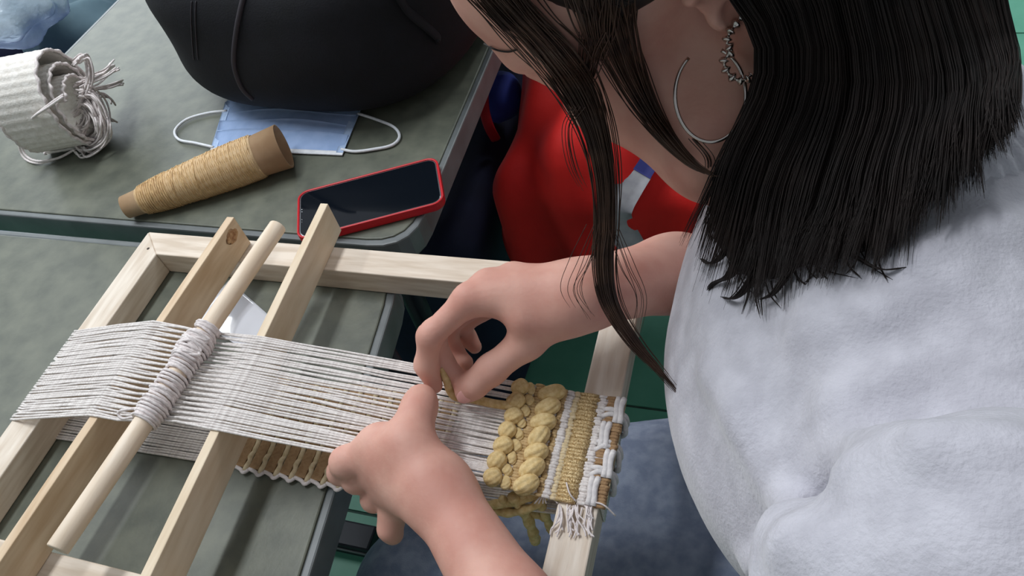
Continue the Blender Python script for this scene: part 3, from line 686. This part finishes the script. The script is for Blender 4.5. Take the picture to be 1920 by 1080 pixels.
# ------------------------------------------------------------ the weaver
def frame_rot(yaw, pitch, roll):                     # columns: forward, left, up
    B0 = np.array([[-1, 0, 0], [0, -1, 0], [0, 0, 1.0]]).T
    cy, sy, cp, sp_, cr, sr = math.cos(yaw), math.sin(yaw), math.cos(pitch), math.sin(pitch), math.cos(roll), math.sin(roll)
    return np.array([[cy, -sy, 0], [sy, cy, 0], [0, 0, 1]]) @ B0 @ np.array([[cp, 0, sp_], [0, 1, 0], [-sp_, 0, cp]]) @ np.array([[1, 0, 0], [0, cr, -sr], [0, sr, cr]])
HR = frame_rot(math.radians(20), math.radians(40), math.radians(-8)); HC = np.array([-0.076, 0.447, 1.058])
def hp(x, y, z): return HC + HR @ np.array([x, y, z], float)
NB = np.array([0.055, 0.405, 0.945])                 # base of the neck
def hell(x, y, z, rad): return Ell(hp(x, y, z), rad, HR)
def hcap(a, b, ra, rb): return Cap(hp(*a), hp(*b), ra, rb)
skull = U(.03, hell(-.008, 0, .048, (.094, .075, .086)), hell(.040, 0, -.018, (.056, .056, .082)),
          hcap((.004, .050, -.056), (.074, .014, -.089), .016, .015), hcap((.004, -.050, -.056), (.074, -.014, -.089), .016, .015),
          hell(.030, 0, .056, (.072, .066, .060)),
          hcap((.077, -.008, -.087), (.077, .008, -.087), .0165, .0165), hell(.060, .032, -.024, (.026, .026, .028)), hell(.060, -.032, -.024, (.026, .026, .028)))
brow = hcap((.088, -.030, .036), (.088, .030, .036), .014, .014)
face = U(.014, skull, brow, hcap((.090, 0, .030), (.107, 0, .004), .0075, .0095), hell(.097, .0105, -.002, (.011, .0075, .008)), hell(.097, -.0105, -.002, (.011, .0075, .008)))
face = Sub(.012, face, hell(.098, .032, .013, (.016, .017, .011))); face = Sub(.012, face, hell(.098, -.032, .013, (.016, .017, .011)))
face = U(.005, face, hell(.077, .031, .012, (.0145, .016, .0125)), hell(.077, -.031, .012, (.0145, .016, .0125)),
         hcap((.0935, -.016, -.038), (.0965, 0, -.0365), .0045, .0068), hcap((.0965, 0, -.0365), (.0935, .016, -.038), .0068, .0045),
         hcap((.0915, -.014, -.0455), (.0945, 0, -.0475), .0048, .0072), hcap((.0945, 0, -.0475), (.0915, .014, -.0455), .0072, .0048))
def ear(sg):
    hcap = lambda a, b, ra, rb: Cap(hp(a[0] - .012, a[1], a[2] - .014), hp(b[0] - .012, b[1], b[2] - .014), ra, rb)
    hell = lambda x, y, z, rad: Ell(hp(x - .012, y, z - .014), rad, HR)
    y0 = .0745 * sg
    arc = [(.004, .000, .018), (.006, .006, .030), (-.008, .010, .036), (-.022, .012, .028), (-.026, .012, .010), (-.020, .009, -.008), (-.010, .006, -.020)]
    ch = [hcap((arc[i][0], y0 + sg * arc[i][1], arc[i][2]), (arc[i + 1][0], y0 + sg * arc[i + 1][1], arc[i + 1][2]), .0036, .0036) for i in range(len(arc) - 1)]
    ch += [hell(-.008, y0 + sg * .002, .006, (.018, .0045, .026)), hell(-.001, y0 + sg * .003, -.026, (.0085, .0050, .0105)), hell(.007, y0 + sg * .001, .001, (.0045, .0055, .007)),
           hcap((-.004, y0 + sg * .006, -.013), (-.014, y0 + sg * .008, .002), .0035, .0035)]
    return Sub(.003, U(.005, *ch), hell(-.004, y0 + sg * .0065, .000, (.0085, .006, .010)))
head = U(.006, face, ear(1), ear(-1))
neck = U(.03, Cap(hp(-.022, 0, -.035), NB + np.array([.0, -.005, -.02]), .050, .058), hcap((.02, 0, -.045), (-.005, 0, -.085), .040, .042), Cap(hp(.045, 0, -.068), WT(1352, 268, .505), .030, .038), Cap(WT(1142, 172, .535), WT(1338, 250, .515), .030, .028))
# arms and hands: joints laid out from the photograph, heights from what they touch
SL, EL = WT(1880, 1110, .35), np.array([-0.035, -0.025, 0.790])
SR_, ER_ = np.array([0.075, 0.555, 0.900]), np.array([0.015, 0.515, 0.700])
def chain(pts, k=.006):
    P = [(WZ(p[0], p[1], p[2]) if p[0] > 5 else np.array(p[:3])) for p in pts]; R_ = [p[-1] for p in pts]
    return U(k, *[Cap(P[i], P[i + 1], R_[i], R_[i + 1]) for i in range(len(P) - 1)])
# right hand (seen across the loom), pinching the yarn
WRr = WZ(1080, 556, .850); FAr = WZ(1262, 512, .805)
RI = WZ(878, 563, .862); RM = RI + (.010, .018, -.003); RRg = RI + (.024, .034, -.012); RP = RI + (.042, .046, -.026)
r_fing = U(.0012,
    chain([(*RI, .0108), (806, 630, .848, .0092), (799, 684, .824, .0084), (814, 722, .806, .0068)]),
    chain([(*RM, .0105), (812, 622, .838, .0090), (828, 675, .812, .0083), (858, 708, .803, .0070)]),
    chain([(*RRg, .0100), (836, 612, .820, .0086), (850, 660, .795, .0078), (872, 680, .795, .0068)]),
    chain([(*RP, .0088), (868, 605, .812, .0075), (876, 632, .790, .0068), (890, 650, .786, .0060)]))
r_thumb = chain([(1048, 588, .846, .0150), (988, 640, .829, .0128), (920, 694, .812, .0110), (888, 722, .803, .0098), (872, 736, .7985, .0080)], .008)
r_palm = U(.016, Cap(WRr, RI, .0195, .0118), Cap(WRr, RM, .0195, .0118), Cap(WRr + (.004, .008, -.01), RRg, .018, .0112), Cap(WRr + (.006, .012, -.014), RP, .017, .0100),
           Cap(WZ(1045, 585, .846), WZ(985, 600, .850), .016, .012))
r_fore = U(.02, Cap(WRr, FAr, .0205, .0255), Cap(WRr + (.0, .010, -.008), FAr + (.0, .004, -.006), .0195, .0255), Cap(FAr, ER_, .0265, .036))
r_hand = U(.007, U(.012, r_palm, r_thumb), r_fing)
# left hand (near edge), thumb over the warp, fingers below
WLl = WZ(818, 925, .806); FAl = WZ(956, 1150, .812)
LI = WZ(712, 842, .803); LM = WZ(712, 875, .792); LRg = WZ(728, 908, .779); LP = WZ(752, 934, .768)
l_fing = U(.0012,
    chain([(*LI, .0128), (648, 866, .797, .0112), (640, 884, .778, .0100), (672, 880, .764, .0085)]),
    chain([(*LM, .0120), (668, 898, .776, .0105), (690, 898, .758, .0092), (722, 880, .757, .0078)]),
    chain([(*LRg, .0115), (702, 935, .760, .0098), (722, 925, .745, .0088), (750, 900, .748, .0075)]),
    chain([(*LP, .0110), (736, 965, .758, .0100), (731, 992, .750, .0086), (738, 1003, .745, .0074)]))
l_thumb = chain([(800, 890, .812, .0160), (766, 832, .821, .0145), (780, 783, .819, .0118), (788, 757, .816, .0112), (790, 748, .815, .0098)], .010)
l_palm = U(.018, Cap(WLl, LI, .0172, .0140), Cap(WLl, LM, .0172, .0135), Cap(WLl, LRg, .0168, .0130), Cap(WLl, LP, .0165, .0122), Cap(WZ(796, 882, .812), LI, .015, .0132), Cap(WZ(766, 835, .818), WZ(722, 838, .806), .012, .011))
l_fore = U(.02, Cap(WLl, FAl, .0180, .0225), Cap(WLl + (.003, .003, -.006), FAl + (.003, .002, -.006), .0175, .0225), Cap(FAl, EL, .0240, .036))
l_hand = U(.007, U(.013, l_palm, l_thumb), l_fing)
core = U(.06, Cap(NB + (.005, -.005, -.03), (.11, .36, .80), .075, .095), Cap((.11, .36, .80), (.14, .34, .60), .10, .095), Cap((.10, .34, .84), SL + (.02, .045, -.07), .04, .030), Cap((.10, .40, .84), SR_, .04, .042))
body = U(.020, U(.022, head, neck), core, U(0.0, U(.015, Cap(SL, EL, .045, .038), l_fore, l_hand), U(.015, Cap(SR_, ER_, .045, .036), r_fore, r_hand)))
person = sobj('person', body, (-.34, -.10, .46), (.32, .66, 1.26), .0021, M_skin, None, origin=(.16, .35, 0))
tag(person, 'person with dark shoulder-length hair in white sweater, bent over the loom weaving', 'person')
def nail(p, q, wd, ln, lift, side):
    """p tip, q joint (world), side: outward direction of the nail"""
    ax_ = (p - q) / np.linalg.norm(p - q); nn = np.array(side, float); nn -= ax_ * nn.dot(ax_); nn /= np.linalg.norm(nn); bb = np.cross(nn, ax_)
    obj('fingernail', *ellips(p - ax_ * .001 + nn * lift, (ln, wd, .0016), 14, 8, np.stack([ax_, bb, nn], 1)), M_nail, person)
tv = -ray(868, 735)
nail(WZ(872, 736, .7985), WZ(888, 722, .803), 0.0056, .0066, .0082, tv + np.array([.25, -.2, 0]))
nail(WZ(793, 746, .812), WZ(789, 760, .814), 0.0060, .0072, .0096, np.array([-.6, .2, .5]))
nail(WZ(814, 722, .806), WZ(799, 684, .824), .0046, .0055, .0056, np.array([-.9, -.2, .1]))

# sweater
def folds(P):
    return 0.0022 * np.sin(P[:, 0] * 55 + P[:, 2] * 70 + 20 * P[:, 1]) * np.exp(-((P[:, 1] - .24) / .09) ** 2) + 0.0016 * np.sin(P[:, 2] * 95 - P[:, 1] * 40) * np.exp(-((P[:, 2] - .75) / .1) ** 2)
torso = U(.07, Cap(NB + (.016, -.008, -.075), (.105, .345, .82), .082, .125), Cap((.105, .345, .82), (.130, .335, .62), .130, .140), Ell((.055, .330, .80), (.105, .150, .125)),
          Cap(NB + (.02, -.01, -.055), SL + (.02, .045, -.05), .055, .055), Cap(NB + (.02, .0, -.035), SR_, .060, .060), Cap((.10, .24, .84), (.10, .42, .84), .105, .105))
sl_l = U(.03, Cap(SL, SL * .45 + EL * .55, .066, .061), Cap(SL * .45 + EL * .55, EL, .060, .056), Cap(EL, EL * .75 + FAl * .25, .054, .048))
sl_r = U(.03, Cap(SR_, ER_, .060, .052), Cap(ER_, ER_ * .72 + FAr * .28, .050, .044))
creases = [Cap(WT(1485, 838, .40), WT(1720, 690, .42), .006, .004)]
base_sw = U(.010, torso, sl_l, sl_r)
ridges = []
for pts, rr in (([(1478, 850), (1580, 775), (1700, 700)], .008), ([(1492, 912), (1580, 862), (1690, 825)], .009), ([(1478, 930), (1484, 1000), (1446, 1062)], .010), ([(1238, 915), (1285, 995), (1335, 1085)], .008),
                ([(1545, 575), (1720, 500), (1870, 430)], .009), ([(1500, 640), (1650, 590), (1800, 540)], .007), ([(1600, 880), (1750, 850), (1900, 840)], .006), ([(1420, 1060), (1500, 1030), (1560, 1040)], .008), ([(1330, 700), (1400, 780), (1440, 880)], .007)):
    P = [(march(base_sw, x, y, t1=1.2), x, y) for x, y in pts]; P = [WT(x, y, t + rr * .75) for t, x, y in P if t is not None]
    ridges += [Cap(P[i], P[i + 1], rr * (.6 if i == 0 else 1), rr * (1 if i == 0 else .6)) for i in range(len(P) - 1)]
sweat = Dis(U(.016, base_sw, *ridges), folds, .004)
sw = sobj('sweater', sweat, (-.16, -.12, .46), (.36, .68, 1.06), .0042, M_sweater, person)
sw['label'] = 'white fleecy sweater'
cn = (hp(-.02, 0, -.06) - NB); cn /= np.linalg.norm(cn); c1 = np.cross(cn, [0, 1, 0]); c1 /= np.linalg.norm(c1); c2 = np.cross(cn, c1)
prof_ = [(-.070, .080), (-.045, .086), (-.014, .082), (.002, .074), (.008, .071), (.009, .067), (.003, .066), (-.012, .070), (-.034, .075)]
V = [NB + cn * a + (c1 * math.cos(t) + c2 * math.sin(t)) * b * (1 + .010 * math.sin(64 * t)) for a, b in prof_ for t in np.linspace(0, 2 * math.pi, 256, endpoint=False)]
Fc = [(i * 256 + k, i * 256 + (k + 1) % 256, (i + 1) * 256 + (k + 1) % 256, (i + 1) * 256 + k) for i in range(len(prof_) - 1) for k in range(256)]
obj('collar', V, Fc, M_sweater, sw)
for a_, b_, rr in ((EL, FAl, .047), (ER_, FAr, .043)):
    ax_ = (b_ - a_) / np.linalg.norm(b_ - a_); k_ = np.cross(ax_, [0, 0, 1]); k_ /= np.linalg.norm(k_); k2 = np.cross(ax_, k_); c_ = a_ + (b_ - a_) * .27
    obj('cuff', *tube(np.array([c_ + (k_ * math.cos(t) + k2 * math.sin(t)) * rr for t in np.linspace(0, 2 * math.pi, 40)]), .007, 8), M_rib, sw)
# jeans and shoes
KL, KR = np.array([-.285, .185, .530]), np.array([-.250, .300, .520])
jeans = U(.05, Cap((.15, .30, .545), (.16, .42, .545), .115, .115), Cap((.13, .25, .535), KL, .085, .066), Cap((.13, .38, .535), KR, .085, .064), Cap(KL, KL + (-.01, 0, -.42), .060, .048), Cap(KR, KR + (-.01, 0, -.42), .060, .048))
sobj('jeans', jeans, (-.40, .12, .06), (.32, .60, .70), .0075, M_jeans, person)
for K in (KL, KR):
    sobj('shoe', U(.03, Cap(K + (.01, 0, -.50), K + (-.14, 0, -.505), .040, .036), Cap(K + (.0, 0, -.50), K + (.0, 0, -.44), .036, .040)), K + (-.22, -.07, -.56), K + (.08, .07, -.36), .009, M_shoe, person)

stl = empty('seat_stool', (.15, .34, 0)); tag(stl, 'plain round stool beneath the seated person', 'stool')
bevel(obj('seat', *tube(np.array([[.17, .34, .400], [.17, .34, .426]]), .15, 32), M_woodx, stl), .004)
for a in range(4): obj('leg', *tube(np.array([[.15 + .12 * math.cos(a * 1.5708 + .78), .34 + .12 * math.sin(a * 1.5708 + .78), .402], [.15 + .16 * math.cos(a * 1.5708 + .78), .34 + .16 * math.sin(a * 1.5708 + .78), 0]]), .015, 8), M_woodx, stl)

# ------------------------------------------------------------ hair and earrings
cap = Sub(.012, U(.03, hell(-.014, 0, .052, (.107, .088, .100)), hell(-.055, 0, -.005, (.058, .082, .070))), hell(.115, 0, .000, (.108, .13, .135)))
cap = Sub(.010, cap, hell(.030, .095, -.012, (.060, .050, .048))); cap = Sub(.010, cap, hell(.030, -.095, -.012, (.060, .050, .048)))
hc = sobj('hair_cap', cap, HC - .17, HC + .17, .0045, M_hair, person); hc['label'] = 'dark brown hair on the head'
def strands(S, rad):
    """S (n, k, 3) strand points, rad (n, k) -> three-sided tapering strands"""
    n, k = S.shape[:2]; T = np.gradient(S, axis=1); T /= np.linalg.norm(T, axis=2)[..., None] + 1e-12
    a = np.cross(T, np.array([.3, .8, -.55])); a /= np.linalg.norm(a, axis=2)[..., None] + 1e-9; b_ = np.cross(T, a)
    ring = [S + rad[..., None] * (a * math.cos(q) + b_ * math.sin(q)) for q in (0, 2.0944, 4.1888)]
    V = np.stack(ring, 2).reshape(-1, 3); base = (np.arange(n)[:, None] * k + np.arange(k - 1)[None]) * 3; Q = []
    for j in range(3):
        j2 = (j + 1) % 3; Q.append(np.stack([base + j, base + j2, base + 3 + j2, base + 3 + j], -1).reshape(-1, 4))
    return V, np.concatenate(Q)
wear = U(.01, head, neck, torso, sl_l, Cap(NB - cn * .05, NB + cn * .004, .100, .082))
def surf_t(px, py, dflt): 
    t = march(wear, px, py, t1=1.0); return dflt if t is None else t
US = np.linspace(0, 1, 10)
end_px = np.array([(1338, 470), (1385, 535), (1440, 545), (1500, 512), (1570, 500), (1640, 480), (1715, 420), (1790, 345), (1850, 285), (1890, 240)], float)
rows = []
for i, u in enumerate(US):
    ex, ey = end_px[i]
    c = [(1345 + 610 * u, -190), (1400 + 540 * u, -40), (1428 + 490 * u - 25 * max(0, u - .55) / .45, 90 - 30 * max(0, u - .55) / .45), None, (ex, ey)]
    c[3] = (0.42 * c[2][0] + 0.58 * ex + (-14 if u < .3 else 10), 0.42 * c[2][1] + 0.58 * ey)
    ts = []
    for (x, y) in c:
        t = surf_t(x, y, .56); ts.append(t)
    ts[4] -= .010; ts[3] = min(ts[3] - .014, .5 * (ts[2] + ts[4])); ts[2] = min(ts[2] - .016, .5 * (ts[1] + ts[3]) - .004); ts[1] = min(ts[1] - .016, ts[2] + .05); ts[0] = min(ts[0] - .018, ts[1] + .06)
    rows.append([(x, y, t) for (x, y), t in zip(c, ts)])
rows = np.array(rows)                                # (10, 5, 3): px, py, distance
def scalp(phi, el, off=.004):
    return hp(-.014 + (.107 + off) * math.cos(el) * math.cos(phi), (.088 + off) * math.cos(el) * math.sin(phi), .052 + (.100 + off) * math.sin(el))
def to_px(P):
    q = (P - CAM) @ RW; return (q[0] / q[2] * F + 960, q[1] / q[2] * F + 540, np.linalg.norm(P - CAM))
for i, u in enumerate(US):
    phi = math.radians(97 + 105 * u); rows[i, 0] = to_px(scalp(phi, math.radians(48))); old1 = rows[i, 1].copy(); rows[i, 1] = to_px(scalp(phi, math.radians(12))); wv_ = .75 * max(0, u - .4) / .6
    rows[i, 1, :2] = rows[i, 1, :2] * (1 - wv_) + np.array([1400 + 520 * u, -60]) * wv_; rows[i, 1, 2] = rows[i, 1, 2] * (1 - wv_) + rows[i, 2, 2] * wv_
for _ in range(2): rows[1:-1, :, 2] = .25 * rows[:-2, :, 2] + .5 * rows[1:-1, :, 2] + .25 * rows[2:, :, 2]
KS = 18
def guide(u):
    x = u * (len(US) - 1); i = min(int(x), len(US) - 2); fr = x - i; g = rows[i] * (1 - fr) + rows[i + 1] * fr
    return g
def to_world(g): return np.array([WT(*p) for p in g])
G = []
for u in np.linspace(0, 1, 40):
    g = guide(u).copy(); g[:, 2] += .004; g[-1, 1] -= 22; G.append(catmull(to_world(g), 5))
G = np.array(G); base_ = obj('hair', *sheet(G[:, ::-1], .010), M_hair, person); base_['label'] = 'shoulder-length dark brown hair'
S = []; R_ = []
ncl = 170; cl = rng.random(ncl); cdx = rng.normal(0, 17, ncl); clen = rng.uniform(.72, 1.22, ncl); clay = rng.uniform(-.011, .003, ncl); ccurl = rng.normal(0, 20, ncl) - 18 * np.exp(-(cl / .12) ** 2); cph = rng.uniform(0, 6.28, ncl)
for k in range(5200):
    q = rng.integers(ncl); u = float(np.clip(cl[q] + rng.normal(0, .008), 0, 1)); g = guide(u).copy(); w5 = np.linspace(0, 1, 5)
    g[:, 0] += rng.normal(0, 5) + w5 ** 2 * (cdx[q] + rng.normal(0, 6)) + 5 * np.sin(w5 * 5 + cph[q]); g[:, 2] += clay[q] + rng.normal(0, .002)
    g[-1, :2] = g[-2, :2] + (g[-1, :2] - g[-2, :2]) * clen[q] * rng.uniform(.82, 1.06); g[-1, 0] += ccurl[q] * .6
    if clen[q] > 1: g[-1, 2] = min(g[-1, 2], g[-2, 2] + .05) - .004
    P = catmull(to_world(g), 5); S.append(P); R_.append(np.interp(np.arange(len(P)), [0, len(P) * .7, len(P) - 1], [.0007, .0006, .00012]))
V, Q = strands(np.array(S), np.array(R_) * .55); o = obj('hair_strands', V, Q, M_hair, base_); o['kind'] = 'stuff'
S = []
for k in range(1500):                                # combed strands over the crown, from the parting down both sides
    side = 1 if rng.random() < .5 else -1; x0 = rng.uniform(-.75, .62); P = []
    for s_ in np.linspace(0.02, 1, 12):
        el = math.pi / 2 * (1 - s_) - .25 * s_ * (1 if x0 < 0 else .2); px_ = x0 - .35 * s_ * (x0 > 0)
        sc = math.sqrt(max(0.02, 1 - px_ * px_)); P.append(hp(-.014 + .1095 * px_, side * .0905 * math.cos(el) * sc, .052 + .1025 * math.sin(el) * sc))
    S.append(P)
S = np.array(S); S += rng.normal(0, .0006, (len(S), 1, 3))
keep = evalt(cap, S[:, -1]) < .012; S = S[keep]
V, Q = strands(S, np.broadcast_to(np.linspace(.0008, .0006, 12), S.shape[:2])); o = obj('crown_strands', V, Q, M_hair, hc); o['kind'] = 'stuff'
def lock(name, pts, n, m, seed, rad=.0004, spread_t=.5):
    g_ = np.random.default_rng(seed); pts = np.array(pts, float); S = []
    for k in range(n):
        a = g_.normal(0, .42); b_ = g_.normal(0, .42); P = pts[:, :3].copy()
        P[:, 0] += a * pts[:, 3]; P[:, 2] += b_ * pts[:, 3] / 3000 * spread_t; P[:, 0] += g_.normal(0, 1, len(P)) * pts[:, 3] * .07
        if g_.random() < .3: P = P[:int(len(P) * g_.uniform(.6, 1))] if False else P
        cut = g_.uniform(.82, 1.0); C_ = catmull(to_world(P), 6); nn = np.interp(np.linspace(0, cut, len(C_)), np.linspace(0, 1, len(C_)), np.arange(len(C_)))
        S.append(np.stack([np.interp(nn, np.arange(len(C_)), C_[:, q]) for q in range(3)], 1))
    S = np.array(S); kk = S.shape[1]; R_ = np.broadcast_to(np.interp(np.arange(kk), [0, kk * .75, kk - 1], [rad, rad * .85, rad * .3]), S.shape[:2])
    V, Q = strands(S, R_); o = obj(name, V, Q, m, base_); return o
ft = lambda x, y, o_=.010, dflt=.5: surf_t(x, y, dflt) - o_
lk = lock('hair_lock', [(895, -110, ft(930, -60) - .01, 62), (925, -30, ft(930, -20), 62), (972, 30, ft(972, 30), 60), (1028, 90, ft(1028, 90), 56), (1080, 160, ft(1075, 150) - .004, 50), (1116, 240, .470, 34), (1134, 330, .476, 26),
     (1138, 420, .484, 22), (1134, 500, .490, 21), (1146, 570, .498, 20), (1188, 640, .506, 17), (1232, 690, .510, 13), (1272, 738, .515, 8)], 190, M_hairl, 5)
lk['label'] = 'long brown front lock hanging past the face'
lock('hair_lock', [(1128, -120, ft(1130, -60), 62), (1140, -20, ft(1140, 0), 60), (1156, 60, ft(1156, 60), 50), (1182, 135, ft(1182, 135), 38), (1215, 205, ft(1215, 200), 28), (1255, 262, ft(1255, 250), 20), (1300, 308, ft(1280, 270) , 14), (1345, 332, ft(1300, 280) - .01, 10)], 150, M_hairl, 6)
lock('hair_wisp', [(1105, -100, ft(1110, -60) - .004, 70), (1110, -20, ft(1115, 0) - .004, 60), (1118, 40, ft(1120, 40) - .004, 44), (1124, 90, ft(1124, 90), 26), (1130, 120, ft(1130, 120), 14)], 70, M_hairl, 16)
lock('hair_wisp', [(1120, 60, ft(1120, 60), 40), (1108, 100, ft(1108, 100), 30), (1100, 140, ft(1100, 140), 22), (1092, 165, ft(1092, 160), 16)], 26, M_hairl, 7)
lock('hair_wisp', [(1090, 200, .466, 20), (1066, 240, .472, 16), (1076, 310, .478, 14), (1105, 370, .484, 10)], 7, M_hairl, 8, .0003)
lock('hair_wisp', [(1135, 420, .483, 40), (1110, 490, .49, 60), (1090, 545, .495, 50), (1120, 600, .50, 46)], 7, M_hairl, 9, .00026)
lock('hair_wisp', [(1150, 430, .483, 30), (1175, 500, .49, 40), (1200, 560, .495, 30), (1190, 630, .50, 30)], 6, M_hairl, 12, .00026)
lock('hair_wisp', [(1300, 260, ft(1290, 250), 14), (1330, 300, ft(1310, 270), 14), (1322, 340, .50, 12), (1318, 370, .50, 8)], 8, M_hairl, 13, .0003)
for k in range(26):                                  # fine ends lying on the sweater
    u = rng.random(); x = 1335 + 330 * u; y = np.interp(x, end_px[:7, 0], end_px[:7, 1]) - 15; dx = rng.normal(12, 30); dy = rng.uniform(25, 75)
    pts = [(x, y, surf_t(x, y, .45) - .006, 3), (x + dx * .3, y + dy * .5, surf_t(x + dx * .3, y + dy * .5, .45) - .005, 3), (x + dx, y + dy, surf_t(x + dx, y + dy, .45) - .003, 3)]
    lock('hair_wisp', pts, 2, M_hair, 100 + k, .00032)
for k, pts in enumerate(([(1372, 440), (1352, 480), (1330, 494), (1314, 484)], [(1390, 470), (1370, 515), (1340, 530), (1326, 545)], [(1420, 500), (1395, 540), (1372, 560), (1352, 556)], [(1480, 505), (1450, 548), (1425, 562)], [(1600, 480), (1650, 505), (1705, 500)])):
    lock('curled_tip', [(x, y, surf_t(x, y, .45) - .010 + .002 * i, 12 - 2.6 * i) for i, (x, y) in enumerate(pts)], 40 if k < 4 else 6, M_hair, 200 + k, .00045)
te = surf_t(1392, 80, .49) - .005
P = []
for a in np.linspace(math.radians(-72), math.radians(232), 60):
    P.append(WT(1332 + 66 * math.cos(a), 178 + 88 * math.sin(a), te - .004 - .006 * math.sin(a)))
er = obj('hoop_earring', *tube(P, .00115, 8), M_silver, person); er['label'] = 'large thin silver hoop'
P = catmull([WT(x, y, te - dz) for x, y, dz in ((1392, 30, .004), (1380, 45, .008), (1368, 62, .010), (1363, 80, .011), (1372, 96, .010), (1358, 112, .011), (1362, 132, .011), (1378, 148, .010), (1396, 150, .009), (1408, 140, .008))], 14)
er = obj('twisted_earring', *tube(P, .0019 + .0011 * np.sin(np.arange(len(P)) * .55), 10), M_silver, person); er['label'] = 'twisted silver earring'
P = []
for x, y in ((908, 82), (920, 89), (936, 95), (954, 97), (970, 93)):
    P.append(WT(x, y, surf_t(x, y, .53) - .0015))
obj('eyelashes', *tube(catmull(P, 4), .0006, 6), M_hair, person)
